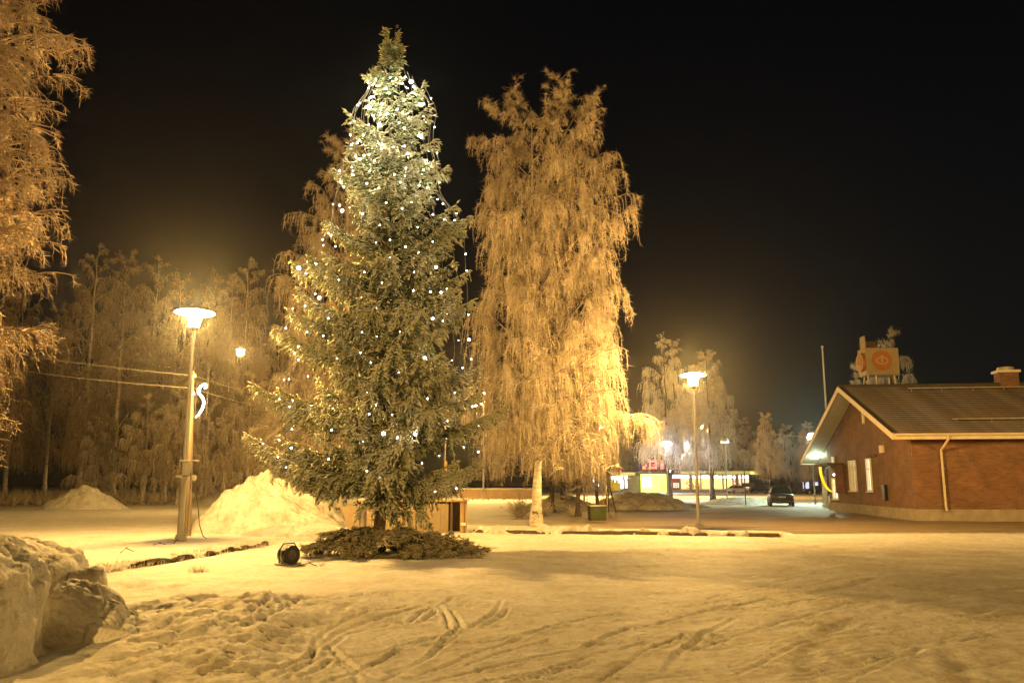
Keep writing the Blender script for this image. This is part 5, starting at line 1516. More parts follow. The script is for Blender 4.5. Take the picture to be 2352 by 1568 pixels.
# roof: deck, tiles by the course, ridge, fascia boards, soffits
x0, x1 = -OV_G, LEN + 0.8
roof = None
m = MB()
for y0, y1 in ((yA, RIDGE), (RIDGE, yB)):
    m.hexa([(x0, y0, zt(y0) - .22), (x1, y0, zt(y0) - .22), (x1, y1, zt(y1) - .22), (x0, y1, zt(y1) - .22), (x0, y0, zt(y0) - .07), (x1, y0, zt(y0) - .07), (x1, y1, zt(y1) - .07), (x0, y1, zt(y1) - .07)])
roof = m.build("roof", M['dark_wood'], house)
ncr = 25
slen = (RIDGE - yA) / math.cos(math.radians(20)); cl = slen / ncr
nx = int((x1 - x0) / 0.055)
xs = np.linspace(x0 + .01, x1 - .01, nx)
wv = 0.012 * np.abs(np.sin(xs * math.pi / 0.22)) ** 0.8
ca, sa = math.cos(math.radians(20)), math.sin(math.radians(20))
rows = [(-0.02, -0.012, 0.35), (-0.015, 0.014, 1.0), (cl * .5, 0.012, 1.0), (cl + .03, -0.006, 1.0)]
vs = []
for s_, n_, k_ in rows:
    vs.append(np.stack([xs, s_ * ca - (n_ + wv * k_) * sa, s_ * sa + (n_ + wv * k_) * ca], -1))
vs = np.stack(vs, 0).reshape(-1, 3); i = np.arange(len(rows) * nx).reshape(len(rows), nx)
cme = np_mesh("tile_course", vs, [np.stack([i[:-1, :-1], i[:-1, 1:], i[1:, 1:], i[1:, :-1]], -1).reshape(-1, 4)]); cme.materials.append(M['tile_frost'])
for k in range(ncr):
    y = yA + k * cl * ca
    link("tile_course", cme, None, roof, (0, y, zt(y) - .058))
m = MB()
m.hexa([(x0, RIDGE, ZR - .066), (x1, RIDGE, ZR - .066), (x1, yB, zt(yB) - .066), (x0, yB, zt(yB) - .066), (x0, RIDGE, ZR - .02), (x1, RIDGE, ZR - .02), (x1, yB, zt(yB) - .02), (x0, yB, zt(yB) - .02)])
m.build("back_slope", M['tile_frost'], roof)
m = MB(); m.tube([(x0 - .03, RIDGE, ZR - .01), (x1, RIDGE, ZR - .01)], .10, 10); m.build("ridge_cap", M['tile'], roof, smooth=True)
for (ya, yb) in ((yA - .03, RIDGE), (yB + .03, RIDGE)):
    m = MB(); za, zb = zt(ya), zt(yb)
    m.hexa([(x0 - .07, ya, za - .30), (x0 - .004, ya, za - .30), (x0 - .004, yb, zb - .30), (x0 - .07, yb, zb - .30), (x0 - .07, ya, za + .0), (x0 - .004, ya, za + .0), (x0 - .004, yb, zb + .0), (x0 - .07, yb, zb + .0)])
    m.build("barge_board", M['trim'], roof)
    m = MB(); m.hexa([(x0 - .09, ya, za + .004), (x0 + .10, ya, za + .004), (x0 + .10, yb, zb + .004), (x0 - .09, yb, zb + .004), (x0 - .09, ya, za + .03), (x0 + .10, ya, za + .03), (x0 + .10, yb, zb + .03), (x0 - .09, yb, zb + .03)])
    m.build("verge_strip", M['tile'], roof)
# soffit boards under the gable overhang, each its own
nb = 9
bw = (OV_G - .02) / nb
for (ya, yb) in ((yA, RIDGE - .01), (yB, RIDGE + .01)):
    for k in range(nb):
        xa = x0 + .0 + k * bw; xb = xa + bw - .012
        za, zb = zt(ya) - .225, zt(yb) - .225
        m = MB(); m.hexa([(xa, ya, za - .025), (xb, ya, za - .025), (xb, yb, zb - .025), (xa, yb, zb - .025), (xa, ya, za), (xb, ya, za), (xb, yb, zb), (xa, yb, zb)])
        m.build("soffit_board", M['soffit'], roof)
m = MB(); m.hexa([(.02, GLEN + .01, zt(GLEN) - .25), (LEN, GLEN + .01, zt(GLEN) - .25), (LEN, yB, zt(yB) - .25), (.02, yB, zt(yB) - .25), (.02, GLEN + .01, zt(GLEN) - .225), (LEN, GLEN + .01, zt(GLEN) - .225), (LEN, yB, zt(yB) - .225), (.02, yB, zt(yB) - .225)]); m.build("porch_soffit", M['soffit'], roof)
m = MB(); m.hexa([(.02, -.012, zt(0) - .25), (LEN, -.012, zt(0) - .25), (LEN, yA, zt(yA) - .25), (.02, yA, zt(yA) - .25), (.02, -.012, zt(0) - .225), (LEN, -.012, zt(0) - .225), (LEN, yA, zt(yA) - .225), (.02, yA, zt(yA) - .225)]); m.build("eave_soffit", M['soffit'], roof)
m = MB(); m.box(((x0 + x1) / 2, yA - .035, zt(yA) - .17), (x1 - x0 - .02, .05, .26)); m.build("fascia", M['trim'], roof)
m = MB(); m.box(((x0 + x1) / 2, yB + .035, zt(yB) - .17), (x1 - x0 - .02, .05, .26)); m.build("fascia", M['trim'], roof)
m = MB(); m.tube([(x0 + .05, yA - .12, zt(yA) - .09), (x1, yA - .12, zt(yA) - .09)], .06, 8); m.build("gutter", M['trim'], roof, smooth=True)
for ys, zo in ((RIDGE - 1.25, .16), (yA + 1.7, .10)):
    m = MB(); m.tube([(2.2, ys, zt(ys) + zo), (x1, ys, zt(ys) + zo)], .028, 6)
    for k in range(14): m.tube([(2.4 + k * 1.55, ys, zt(ys) + zo), (2.4 + k * 1.55, ys + .10, zt(ys) - .02)], .015, 5)
    m.build("snow_guard", M['steel'], roof)
# chimney
sx = float((V(2283, 880, P0[1] + 8.2) - np.array([P0[0], P0[1], 0])) @ HX)
m = MB(); m.box((sx, RIDGE + .1, ZR + .10), (.95, .75, 1.0)); ch = m.build("chimney", M['brick'], roof)
m = MB(); m.box((sx, RIDGE + .1, ZR + .67), (1.15, .92, .14)); m.build("chimney_cap", M['trim'], roof, bevel=.02)
m = MB(); m.lathe([(.42, ZR + .742), (.42, ZR + .90), (.36, ZR + .93)], (sx, RIDGE + .1, 0), n=20); m.build("flue", M['steel'], roof, smooth=True)
# downpipe
dx, _ = on_side(2168, 1100)
m = MB(); m.tube([(dx, yA - .10, zt(yA) - .12), (dx, yA - .08, zt(yA) - .30), (dx - .05, -.12, zt(yA) - .75), (dx - .05, -.10, zt(yA) - .95), (dx - .05, -.10, .62), (dx - .05, -.22, .42)], .055, 10); dp = m.build("downpipe", M['trim'], house, smooth=True)
for z in (.9, 2.3): m = MB(); m.box((dx - .05, -.07, z), (.16, .14, .04)); m.build("pipe_clamp", M['steel'], dp)
# windows on the gable
def gable_window(pxs, pys, lit):
    ya, za = on_gable(pxs[1], pys[1]); yb, zb = on_gable(pxs[0], pys[0])
    zb = max(zb, za + .6)
    y, z, w, h = (ya + yb) / 2, (za + zb) / 2, abs(yb - ya), zb - za
    f = .07
    m = MB()
    for c_, s_ in (((-.03, y - w / 2 + f / 2, z), (.10, f, h)), ((-.03, y + w / 2 - f / 2, z), (.10, f, h)), ((-.03, y, z + h / 2 - f / 2), (.10, w - 2 * f, f)), ((-.03, y, z - h / 2 + f / 2), (.10, w - 2 * f, f)), ((-.028, y, z + h * .18), (.07, w - 2 * f, .05)), ((-.026, y, z), (.06, .06, h - 2 * f))):
        m.box(c_, s_)
    wdw = m.build("window", M['white_paint'], house)
    m = MB(); m.box((-.012, y, z), (.012, w - f, h - f)); m.build("pane", M['pane_lit'] if lit else M['curtain_dim'], wdw)
    m = MB(); m.box((-.019, y + w * .24, z), (.004, w * .44, h - 2 * f)); m.build("curtain", M['curtain'] if lit else M['curtain_dim'], wdw)
    m = MB(); m.box((-.07, y, z - h / 2 - .03), (.18, w + .12, .05)); m.build("sill", M['white_paint'], wdw)
gable_window((1912, 1928), (1098, 1146), True)
gable_window((1950, 1971), (1058, 1127), False)
gable_window((1990, 2006), (1053, 1128), True)
# cash machine bay: dark canopy, yellow curved side, side wall
ya, za = on_gable(1944, 1128); yb, zb = on_gable(1905, 1066)
m = MB(); m.box((-.45, (ya + yb) / 2 + .1, zb - .05), (.95, abs(yb - ya) * .9, .14)); can = m.build("bay_canopy", M['dark_wood'], house, bevel=.02)
m = MB(); m.box((-.25, ya + .35, (za + zb) / 2 - .1), (.48, .10, zb - za)); m.build("bay_side", M['brick'], can)
arc = [(-.85 + .75 * (1 - math.cos(a)), zb - .18 - 1.55 * math.sin(a)) for a in np.linspace(0, 1.35, 10)]
m = MB(); yc = (ya + yb) / 2 + .6
for (xa, za_), (xb, zb_) in zip(arc[:-1], arc[1:]):
    m.hexa([(xa, yc, za_), (xb, yc, zb_), (xb, yc + .35, zb_), (xa, yc + .35, za_), (xa + .09, yc, za_ + .02), (xb + .09, yc, zb_ + .02), (xb + .09, yc + .35, zb_ + .02), (xa + .09, yc + .35, za_ + .02)])
M['yellow_lit'] = glow("lit_yellow_panel", (1.0, 0.72, 0.02), 0.55, (.8, .6, .02))
m.build("yellow_band", M['yellow_lit'], can)
m = MB(); m.box((-.50, ya + .5, (za + zb) / 2 + .15), (.10, .16, .10)); m.build("bay_lamp", M['rope'], can, bevel=.02)
# small boxes on the gable
for (px, py, w, h, d, mk, nm) in ((2036, 1130, .45, .75, .16, 'black', "letter_box"), (2028, 1031, .5, .38, .12, 'trim', "vent_box"), (1985, 960, .35, .6, .08, 'trim', "vent_grille"), (1915, 1058, .6, .5, .06, 'trim', "notice_board"), (2005, 1046, 1.3, .14, .10, 'dark_wood', "lamp_rail")):
    y, z = on_gable(px, py); m = MB(); m.box((-d / 2 - .004, y, z), (d, w, h)); m.build(nm, M[mk], house, bevel=.01)
# porch columns
yc, _ = on_gable(1897, 1165)
def column(px, py, r=.16):
    p = G(px, py); q = p - np.array([P0[0], P0[1], 0]); lx, ly = float(q @ HX), float(q @ HY)
    zt_ = max(2.2, zt(ly) - .25)
    m = MB(); m.lathe([(r * 1.5, -.1), (r * 1.5, .16), (r, .20), (r, zt_ - .2), (r * 1.25, zt_ - .12), (r * 1.25, zt_)], (lx, ly, 0), n=16); m.build("column", M['white_paint'], house, smooth=True)
column(1897, 1164, .19)
# assumed porch lamp, added out of sight under the soffit to light the porch
M['assumed_porch_glass'] = lampglass("assumed_porch_lamp_glass", (0.85, 1.0, 0.75), 10.0)
m = MB(); m.lathe([(.10, -.07), (.17, -.05), (.18, .03), (.08, .06)], (-.35, GLEN + 1.35, zt(GLEN + 1.35) - .34), n=14); pl_ = m.build("assumed_porch_lamp", M['assumed_porch_glass'], house, smooth=True); lamp_light(pl_, (-.35, GLEN + 1.35, zt(GLEN + 1.35) - .36), 9.0, (0.78, 1.0, 0.66), .08)

# roof sign with the orange emblem
a = V(1992, 861, P0[1] + 8.0); b = V(2063, 798, P0[1] + 8.0)
sw, sh = float(b[0] - a[0]), float(b[2] - a[2])
sg = thing("roof_sign", "square pale roof sign with round orange emblems on legs above the gable", "sign", (float(a[0]), P0[1] + 8.0, float(a[2])))
m = MB(); m.box((sw / 2, .55, sh / 2), (sw, 1.1, sh)); m.build("sign_box", M['sign_pale'], sg, bevel=.03)
def disc(c_, r, axis, mk, d=.05, n=36, nm="emblem_disc", parent=sg):
    m = MB(); m.lathe([(r * .98, 0), (r, -d * .3), (r * .97, -d), (r * .3, -d * 1.02)], c_, n=n, axis=axis); return m.build(nm, M[mk], parent, smooth=True)
dc = (sw * .47, -.004, sh * .53); R_ = sw * .30
d1 = disc(dc, R_, 'y', 'sign_orange')
def emblem(parent, c_, r, face):
    m = MB()
    def P(u, v):
        return (c_[0] + u * r, c_[1] - .062, c_[2] + v * r) if face == 'y' else (c_[0] - .062, c_[1] + u * r, c_[2] + v * r)
    el = [P(.56 * math.cos(q), -.02 + .34 * math.sin(q)) for q in np.linspace(0, 2 * math.pi, 25)]
    m.tube(el, .07 * r, 6); m.tube([P(0, -.44), P(0, .50)], .07 * r, 6); m.tube([P(-.20, .30), P(0, .52), P(.20, .30)], .065 * r, 6); m.tube([P(-.14, -.02), P(.14, -.02)], .06 * r, 6)
    m.build("emblem", M['emblem'], parent, smooth=True)
emblem(d1, dc, R_, 'y')
d2 = disc((-.004, .52, sh * .50), R_ * .95, 'x', 'sign_orange', .16); emblem(d2, (-.1, .52, sh * .5), R_ * .9, 'x')
m = MB(); m.box((-.03, .22, sh + .30), (.06, .62, .72)); m.build("side_plate", M['sign_pale'], sg, bevel=.01)
m = MB(); m.box((.55, .95, sh + .26), (.95, .06, .50)); m.build("back_plate", M['dark_wood'], sg, bevel=.01)
for x, y, xe, ye in ((.1, .1, -.12, -.05), (.55, .15, .42, -.1), (.25, .95, .05, 1.0), (sw - .25, .2, sw - .2, .1), (sw - .2, .95, sw - .2, 1.0)):
    m = MB(); m.tube([(x, y, .02), (xe, ye, -1.05)], .035, 7); m.build("leg", M['trim'], sg)
# flagpole beyond the house
p = np.array([*V(1899, 960, 62)[:2], 0]); h = float(V(1894, 799, 62)[2])
fp = thing("flagpole", "tall bare white flagpole beside the brick house roof", "flagpole", (float(p[0]), 62, 0))
m = MB(); m.tube([(0, 0, -.2), (0, 0, h * .5), (0, 0, h)], [.09, .075, .05], 10); m.build("pole", M['white_paint'], fp, smooth=True)
m = MB(); m.lathe(sphere_prof(.10, h + .08), n=12); m.build("finial", M['shade_white'], fp, smooth=True)

# ================================================================== cars
def car_meshes():
    st = [(-2.20, .62, .48, .74), (-2.14, .76, .36, .86), (-1.95, .83, .27, .93), (-1.2, .865, .21, .95), (-.3, .875, .20, .93), (.8, .87, .20, .91), (1.4, .855, .21, .86), (1.95, .80, .26, .76), (2.15, .70, .36, .68), (2.2, .6, .44, .62)]
    vs, fs = [], []
    def sec(y, hw, zb, zt_):
        zm = (zb + zt_) / 2
        return [(-hw * .86, y, zb), (-hw * .98, y, zb + .10), (-hw, y, zm), (-hw * .985, y, zt_ - .10), (-hw * .90, y, zt_ - .02), (-hw * .5, y, zt_ + .015), (hw * .5, y, zt_ + .015), (hw * .90, y, zt_ - .02), (hw * .985, y, zt_ - .10), (hw, y, zm), (hw * .98, y, zb + .10), (hw * .86, y, zb)]
    for s in st: vs += sec(*s)
    k = 12
    for i in range(len(st) - 1):
        for j in range(k):
            a, b = i * k + j, i * k + (j + 1) % k
            fs.append((a, b, b + k, a + k))
    fs.append(tuple(range(k))[::-1]); fs.append(tuple(range((len(st) - 1) * k, len(st) * k)))
    body = MB().add(vs, [f[::-1] for f in fs])
    # cabin: glass house and roof
    base = [(-.78, -1.62), (.78, -1.62), (.80, -.3), (.78, 1.18), (-.78, 1.18), (-.80, -.3)]
    top = [(-.56, -.98), (.56, -.98), (.60, -.2), (.56, .42), (-.56, .42), (-.60, -.2)]
    vs = [(x, y, .93) for x, y in base] + [(x, y, 1.37 + (0.02 if abs(y + .2) < .05 else 0)) for x, y in top]
    cab = MB().add(vs, [(i, (i + 1) % 6, (i + 1) % 6 + 6, i + 6) for i in range(6)] + [(6, 7, 8, 9, 10, 11)])
    vs = [(x * 1.02, y * 1.0, 1.365 + (0.02 if abs(y + .2) < .05 else 0)) for x, y in top] + [(x * .9, y * .94 - .01, 1.425) for x, y in top]
    rf = MB().add(vs, [(i, (i + 1) % 6, (i + 1) % 6 + 6, i + 6) for i in range(6)] + [(6, 7, 8, 9, 10, 11), (5, 4, 3, 2, 1, 0)])
    return body, cab, rf
_body, _cab, _rf = car_meshes()
def car(label, loc, rz, paint, sc=(1, 1, 1), lit=False):
    t = thing("parked_car", label, "car", loc, rz, "parked cars"); t.scale = sc
    b = _body.build("body", paint, t, smooth=True)
    sd = b.modifiers.new("smooth", 'SUBSURF'); sd.levels = 1; sd.render_levels = 1
    c = _cab.build("cabin_glass", M['car_glass'], t)
    _rf.build("roof", paint, t, smooth=True)
    for sx in (-1, 1):
        for (y0, z0), (y1, z1) in (((-1.60, .94), (-.97, 1.38)), ((1.16, .94), (.43, 1.38)), ((-.28, .94), (-.19, 1.38))):
            m = MB(); m.tube([(sx * .785, y0, z0), (sx * .585, y1, z1)], .03, 5); m.build("pillar", paint, t)
        m = MB(); m.box((sx * .93, .92, 1.0), (.17, .10, .12)); m.build("mirror", M['black'], t, bevel=.03)
        m = MB(); m.box((sx * .64, -2.13, .74), (.30, .10, .15)); m.build("tail_light", M['tail'], t, bevel=.02)
        m = MB(); m.box((sx * .58, 2.11, .62), (.30, .12, .13)); m.build("headlight", M['shade_white'], t, bevel=.02)
        for y in (-1.32, 1.30):
            m = MB(); m.lathe([(.20, -.10), (.30, -.10), (.315, -.06), (.315, .06), (.30, .10), (.20, .10)], (sx * .77, y, .315), n=20, axis='x'); w = m.build("wheel", M['black'], t, smooth=True)
            m = MB(); m.lathe([(.19, -.105), (.20, -.09), (.20, .09), (.19, .105), (.05, .115)] if sx > 0 else [(.05, -.115), (.19, -.105), (.20, -.09), (.20, .09), (.19, .10)], (sx * .77, y, .315), n=16, axis='x'); m.build("rim", M['steel'], w, smooth=True)
    m = MB(); m.box((0, -2.2, .70), (.52, .03, .115)); m.build("number_plate", M['plate'], t)
    m = MB(); m.box((0, -2.16, .44), (1.5, .10, .14)); m.build("rear_bumper", M['black'], t, bevel=.03)
    m = MB(); m.box((0, 2.14, .42), (1.4, .10, .14)); m.build("front_bumper", M['black'], t, bevel=.03)
    return t
def paint(nm, c, frost=.3): 
    m = frosty(nm, c, tuple(.12 + .5 * x for x in c), 0.22 + frost * .4, 3.0, .12)
    m.node_tree.nodes["Principled BSDF"].inputs["Roughness"].default_value = .35
    return m
M['car_glass'] = plain("car_glass", (.05, .055, .05), (.03, .035, .03), 3, .25, .0, spec=.5)
M['tail'] = plain("tail_light_red", (.16, .015, .01), (.10, .01, .008), 3, .3, 0)
M['plate'] = plain("number_plate", (.45, .42, .38), (.35, .33, .3), 3, .5, 0)
M['paint_black'] = paint("black_car_paint", (.02, .02, .022), .1)
M['paint_white'] = paint("white_car_paint", (.62, .60, .56), .5)
M['paint_dark'] = paint("dark_blue_car_paint", (.012, .014, .03), .0)
M['paint_grey'] = paint("grey_car_paint", (.20, .20, .22), .4)
p = G(1808, 1163)
car("dark sedan seen from behind parked left of the brick house", (float(p[0]) + .1, float(p[1]) + 1.8, 0), math.radians(-14), M['paint_black'])
YS = 163.0
for px, rz, pt, sc, lab in ((1663, -75, 'paint_white', (1, 1, 1), "white sedan parked in front of the shop windows"), (1711, -80, 'paint_dark', (1, 1, 1.02), "dark hatchback parked at the end of the shop"), (1766, -70, 'paint_grey', (1.04, 1.08, 1.12), "grey frosted estate car parked beyond the shop")):
    car(lab, (float((px - 1176) / F0 * YS * .985), YS - 10, 0), math.radians(rz), M[pt], sc)
car("dark car parked far off past the porch columns", (float((1865 - 1176) / F0 * 140), 140, 0), math.radians(80), M['paint_dark'])

# ------------------------------------------------------------------ round road sign
p = G(1713, 1160); h = float(V(1712, 1047, p[1])[2])
t = thing("road_sign", "round road sign on a dark pole beside the snow bank", "road sign", (float(p[0]), float(p[1]), 0))
m = MB(); m.tube([(0, 0, -.2), (0, 0, h)], .045, 8); m.build("post", M['dark_steel'], t, smooth=True)
m = MB(); m.lathe([(.33, -.045), (.34, -.05), (.34, -.065), (.32, -.07), (.05, -.072)], (0, 0, h), n=24, axis='y'); m.build("sign_disc", M['sign_grey'] if 'sign_grey' in M else M['steel'], t, smooth=True)
m = MB(); m.box((.25, -.06, float(V(1712, 1113, p[1])[2])), (1.0, .03, .30)); m.build("name_plate", M['dark_steel'], t, bevel=.006)

# ================================================================== shop across the street
SYD = 168.0
def sx_(px): return float(V(px, 1110, SYD)[0])
def sz_(py): return float(V(1176, py, SYD)[2])
M['shop_wall'] = plain("shop_wall", (.32, .27, .20), (.24, .20, .15), 1.0, .8, .1)
M['shop_plinth'] = plain("shop_plinth", (.35, .36, .32), (.28, .29, .26), 1.0, .8, .1)
M['shop_fascia'] = glow("lit_yellow_fascia", (.90, .85, .22), .7, (.7, .65, .2))
M['fascia_dim'] = glow("dim_yellow_fascia", (.70, .62, .12), .35, (.5, .45, .2))
M['shop_light'] = glow("bright_shop_interior", (.95, 1.0, .93), 3.2)
M['poster'] = None
def poster_mat():
    m, nt, b = nt_new("backlit_poster")
    v = coords(nt, (.9, 1, .55))
    n = N(nt, "ShaderNodeTexNoise", Scale=1.1, Detail=3.0, Roughness=0.55); nt.links.new(v, n.inputs["Vector"])
    c = ramp(nt, n.outputs["Fac"], [(0.30, (.75, .80, .06)), (0.45, (.95, .90, .25)), (0.56, (.95, .62, .28)), (0.72, (.72, .85, .12))])
    nt.links.new(c, b.inputs["Base Color"]); nt.links.new(c, b.inputs["Emission Color"]); b.inputs["Emission Strength"].default_value = .85
    return m
M['poster'] = poster_mat()
M['poster_pink'] = glow("pale_backlit_poster", (1.0, .72, .48), .8)
M['red_print'] = glow("backlit_red_letters", (.72, .05, .04), .5, (.4, .03, .02))
M['shop_red'] = plain("red_door_paint", (.42, .03, .03), (.3, .02, .02), 2, .5, 0)
M['sign_green'] = glow("lit_green_yellow_board", (.62, .85, .02), 1.2)
M['sign_yellow'] = glow("lit_yellow_board", (1.0, .85, .03), 1.1)
M['sign_white'] = glow("lit_white_board", (1.0, 1.0, .97), 2.6)
M['neon'] = glow("red_neon", (1.0, .05, .06), 3.2)
M['column_brown'] = plain("orange_brown_column", (.46, .30, .18), (.36, .22, .13), 2, .7, .1)  # even orange-brown base colour of the columns, no glow
M['roof_dark'] = plain("dark_flat_roof", (.22, .2, .17), (.14, .12, .1), 2, .8, .1)

def text_mesh(s, size, ext_=0.03):
    cu = bpy.data.curves.new("lettering", 'FONT'); cu.body = s; cu.size = size; cu.extrude = ext_; cu.align_x = 'LEFT'
    ob = bpy.data.objects.new("lettering_source", cu); COL.objects.link(ob)
    bpy.context.view_layer.update()
    me = bpy.data.meshes.new_from_object(ob.evaluated_get(bpy.context.evaluated_depsgraph_get()))
    bpy.data.objects.remove(ob); me.name = "lettering"
    return me

shop = thing("supermarket", "long low supermarket with lit yellow poster windows across the street", "shop", (sx_(1470), SYD, 0))
X = lambda px: sx_(px) - sx_(1470)
ztop, zbot = sz_(1085), 0.0
wl = X(1735)
m = MB(); m.box((wl / 2 - .6, 7.0, (sz_(1089)) / 2), (wl - 1.2, 13.4, sz_(1089))); m.build("wall", M['shop_wall'], shop)
m = MB(); m.box((wl / 2 + .3, 6.2, sz_(1084) - .1), (wl + 1.6, 16.0, .55)); m.build("roof", M['roof_dark'], shop)
m = MB(); m.box((X(1690), -1.86, sz_(1085) - .02), (X(1737) - X(1560), .12, .62)); fa_ = m.build("fascia", M['fascia_dim'], shop); fa_.location.x = X(1648) - X(1690)
m = MB(); m.box((X(1728), -1.93, sz_(1086)), (X(1737) - X(1718), .12, .60)); m.build("fascia", M['shop_fascia'], shop)
m = MB(); m.box((wl / 2, .20, .35), (wl - .5, .2, .70)); m.build("plinth", M['shop_plinth'], shop)
bays = [1563, 1585, 1610, 1636, 1661, 1684, 1704, 1722]
for k, (a, b) in enumerate(zip(bays[:-1], bays[1:])):
    xa, xb = X(a) + .06, X(b) - .06
    w = xb - xa
    zl, zm, zh = sz_(1124.5), sz_(1099), sz_(1090.5)
    m = MB()
    for c_, s_ in (((xa + .05, .10, (zl + zh) / 2), (.10, .16, zh - zl)), ((xb - .05, .10, (zl + zh) / 2), (.10, .16, zh - zl)), (((xa + xb) / 2, .10, zh - .05), (w - .2, .16, .10)), (((xa + xb) / 2, .10, zl + .05), (w - .2, .16, .10)), (((xa + xb) / 2, .10, zm), (w - .2, .14, .08))):
        m.box(c_, s_)
    wd = m.build("window", M['white_paint'], shop)
    m = MB(); m.box(((xa + xb) / 2, .13, (zm + zh) / 2), (w - .2, .03, zh - zm - .12)); m.build("pane", M['shop_light'], wd)
    m = MB(); m.box(((xa + xb) / 2, .13, (zm + zl) / 2), (w - .2, .03, zm - zl - .12)); m.build("poster", M['poster_pink'] if k in (5, 6) else M['poster'], wd)
# the shop's name in red on two of the window posters
lm = text_mesh("Sale", 2.0)
lm.materials.append(M['red_print'])
for px, sc in ((1575, 1.02), (1681, 1.05)):
    o = link("lettering", lm, None, shop, (X(px), .075, sz_(1121))); o.rotation_euler = (math.pi / 2, 0, 0); o.scale = (sc, sc, 1)
# red door with small panes
m = MB(); m.box((X(1553), .12, sz_(1111)), (X(1562) - X(1545), .14, sz_(1098) - sz_(1124))); dr = m.build("door", M['shop_red'], shop)
for i in range(3):
    for j in range(3):
        m = MB(); m.box((X(1553) - .42 + .42 * i, .04, sz_(1118) + .34 * j), (.30, .03, .26)); m.build("door_pane", M['poster_pink'], dr)
m = MB(); m.box((X(1553), .02, sz_(1094)), (X(1563) - X(1542), .2, .6)); m.build("door_light", M['shop_light'], shop)
# columns
for px in (1583, 1688):
    m = MB(); m.box((X(px), -1.6, sz_(1089) / 2), (.55, .45, sz_(1089) - .1)); m.build("column", M['column_brown'], shop)
# lit boards at the shop's end
m = MB(); m.box((X(1500), -.5, (sz_(1084) + sz_(1132)) / 2), (X(1530) - X(1472), .5, sz_(1084) - sz_(1132))); bd = m.build("sign_board", M['sign_green'], shop)
m = MB(); m.box((X(1484), -.78, sz_(1107)), (X(1493) - X(1474), .06, sz_(1098) - sz_(1119))); m.build("white_panel", M['sign_white'], bd)
m = MB(); m.box((X(1500), -.78, sz_(1108)), (X(1503) - X(1496), .06, sz_(1099) - sz_(1119))); m.build("yellow_panel", M['sign_yellow'], bd)
# red neon on the roof: dot, framed square, bar and a low blob
nz_ = lambda px, py: (X(px), 2.5, sz_(py))
m = MB(); m.lathe(sphere_prof(.34, 0), nz_(1497, 1057), n=12); m.build("neon_letter", M['neon'], shop)
m = MB(); m.box(nz_(1485, 1073), (.62, .15, .62)); m.box(nz_(1489, 1068), (.3, .15, .3)); m.build("neon_letter", M['neon'], shop)
m = MB()
c0 = nz_(1506, 1066)
for dx_, dz_, w_, h_ in ((0, .66, 1.5, .32), (0, -.66, 1.5, .32), (-.6, 0, .32, 1.0), (.6, 0, .32, 1.0), (0.1, 0, .35, .35)):
    m.box((c0[0] + dx_, c0[1], c0[2] + dz_), (w_, .15, h_))
m.build("neon_letter", M['neon'], shop)
m = MB(); m.box(nz_(1527, 1066), (.6, .15, 1.7)); m.build("neon_letter", M['neon'], shop)
m = MB(); m.box(nz_(1506, 1078), (4.6, .08, .10)); m.build("neon_frame", M['roof_dark'], shop)
for px in (1488, 1506, 1524): m = MB(); m.box((X(px), 2.6, sz_(1080)), (.12, .12, .9)); m.build("neon_post", M['roof_dark'], shop)

# the lit entrance building left of it
ent = thing("entrance_building", "low building with a glaring lit entrance left of the supermarket", "shop", (sx_(1355), SYD, 0))
X2 = lambda px: sx_(px) - sx_(1355)
m = MB(); m.box((X2(1412), 6, sz_(1092) / 2), (X2(1470) - .1, 11.6, sz_(1092))); m.build("wall", M['shop_wall'], ent)
m = MB(); m.box((X2(1405), 4.4, sz_(1088)), (X2(1452), 16, .6)); m.build("roof", M['fascia_dim'], ent)
for a, b, c_, d, mk in ((1361, 1367, 1091, 1108, 'shop_light'), (1373, 1376, 1092, 1117, 'shop_light'), (1390, 1396, 1092, 1105, 'shop_light'), (1401, 1405, 1092, 1112, 'shop_light'), (1419, 1432, 1091, 1122, 'shop_light'), (1434, 1442, 1090, 1100, 'shop_light'), (1435, 1441, 1102, 1121, 'shop_light'), (1411, 1416, 1100, 1118, 'shop_light')):
    m = MB(); xa, xb = X2(a), X2(b); zh, zl = sz_(c_), sz_(d)
    for cc, ss in (((xa, .05, (zl + zh) / 2), (.10, .3, zh - zl)), ((xb, .05, (zl + zh) / 2), (.10, .3, zh - zl)), (((xa + xb) / 2, .05, zh), (xb - xa, .3, .1)), (((xa + xb) / 2, .05, zl), (xb - xa, .3, .1))):
        m.box(cc, ss)
    wd = m.build("window", M['roof_dark'], ent)
    m = MB(); m.box(((xa + xb) / 2, .12, (zl + zh) / 2), (xb - xa - .1, .06, zh - zl - .1)); m.build("pane", M[mk], wd)
m = MB(); m.box((X2(1414), -1.2, sz_(1117)), (1.6, .8, 1.6)); m.build("yellow_bin", M['yellow_paint'], ent, bevel=.06)
m = MB(); m.box((X2(1402), -1.0, sz_(1112)), (.8, .4, 2.6)); m.build("yellow_pillar", M['yellow_paint'], ent, bevel=.04)
ys_ = thing("yellow_sign", "stepped yellow and white lit sign above the shop entrance", "sign", (sx_(1416), SYD - 2.0, sz_(1090)))
for dx_, dz_, w_, h_, mk, nm in ((-.1, 2.2, 1.0, .8, 'sign_yellow', "yellow_panel"), (-.75, 1.2, .5, 1.4, 'sign_green', "green_panel"), (.25, 1.2, 1.2, 1.1, 'red_print', "orange_panel"), (.35, .35, 1.3, .55, 'sign_yellow', "yellow_panel"), (-.5, -.25, 1.3, .7, 'sign_white', "white_panel")):
    m = MB(); m.box((dx_, 0, dz_ - .35), (w_, .2, h_)); m.build(nm, M[mk], ys_, bevel=.02)
m = MB(); m.box((0, .35, .7), (.15, .15, 3.2)); m.build("post", M['roof_dark'], ys_)
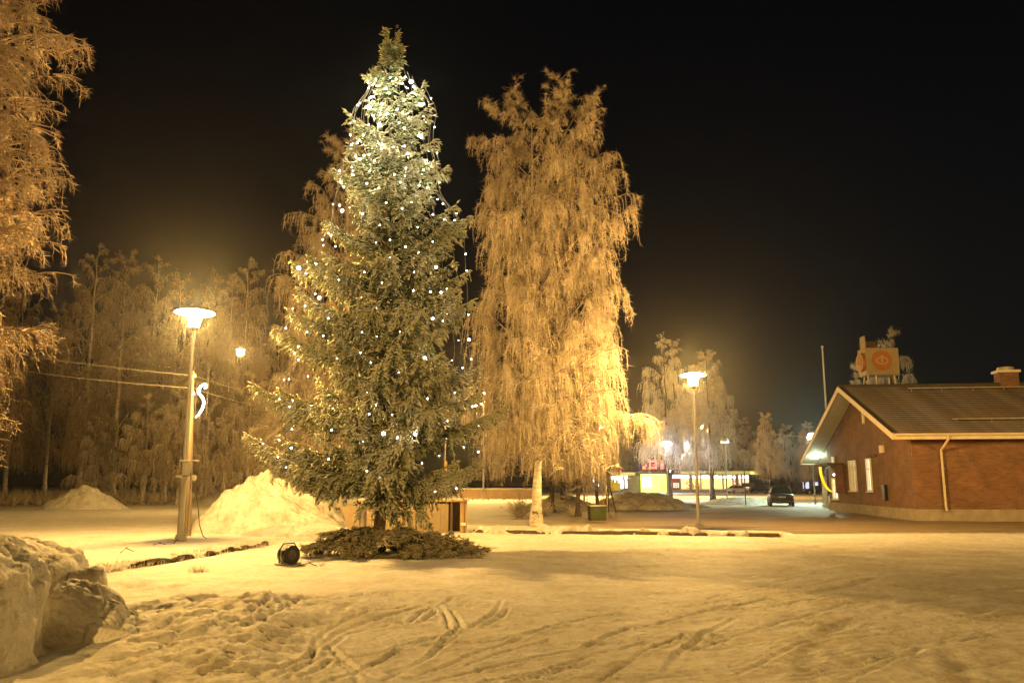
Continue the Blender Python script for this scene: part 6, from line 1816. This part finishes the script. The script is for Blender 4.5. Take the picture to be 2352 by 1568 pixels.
# long low wall of the street behind the trees, and a dim house far right
m = MB(); m.box((0, 0, 1.3), (9, 6, 2.6)); hs = thing("far_house", "dim low house with one white lit wall far behind the dark sedan", "house", ((1845 - 1176) / F0 * 205, 205, 0))
m.build("wall", M['shop_wall'], hs)
m = MB(); m.hexa([(-5, -3.4, 2.6), (5, -3.4, 2.6), (5, 3.4, 2.6), (-5, 3.4, 2.6), (-5, -.1, 4.3), (5, -.1, 4.3), (5, .1, 4.3), (-5, .1, 4.3)]); m.build("roof", M['roof_dark'], hs)
M['blue_wall'] = glow("bluish_lit_window", (.62, .62, 1.0), .9)
for x_, w_ in ((-1.4, 1.6), (.9, 1.0)):
    m = MB(); m.box((x_, -3.05, 1.4), (w_ + .2, .1, 1.7)); wd = m.build("window", M['white_paint'], hs)
    m = MB(); m.box((x_, -3.12, 1.4), (w_, .06, 1.5)); m.build("pane", M['blue_wall'], wd)

# ornaments on far poles and a far white lamp
for px, py, Y, h_, lab in ((1340, 1022, 84, 1.1, "white lit scroll ornament seen through the twigs of the tall birch"), (1022, 1008, 84, 1.0, "white lit scroll ornament seen through the right side of the spruce")):
    c = V(px, py, Y); up2 = thing("ornament_pole", lab.replace("white lit scroll ornament", "wooden pole of the ornament"), "pole", (float(c[0]), Y, 0))
    m = MB(); m.tube([(0, 0, -.2), (0, 0, float(c[2]) + h_ + .6)], [.10, .075], 10); m.tube([(-.02, 0, float(c[2]) + h_ + .5), (.02, 0, float(c[2]) + h_ + .72)], .09, 8); m.build("post", M['pole_wood'], up2, smooth=True)
    ornament(lab, (c[0] + .10, Y - .02, c[2]), h_, .38)

# ================================================================== frosty air
def haze():
    m = bpy.data.materials.new("haze"); m.use_nodes = True; nt = m.node_tree
    for n in list(nt.nodes):
        if n.type == 'BSDF_PRINCIPLED': nt.nodes.remove(n)
    pv = nt.nodes.new("ShaderNodeVolumePrincipled")
    pv.inputs["Color"].default_value = (.9, .9, .92, 1); pv.inputs["Density"].default_value = HAZE; pv.inputs["Anisotropy"].default_value = 0.9
    nt.links.new(pv.outputs[0], nt.nodes["Material Output"].inputs["Volume"])
    b = MB(); b.box((0, 150, 13.5), (560, 420, 29.0))
    o = b.build("haze", m)
    tag(o, "thin frosty haze in the night air", "haze", None, "stuff")
HAZE = 0.00042
haze()
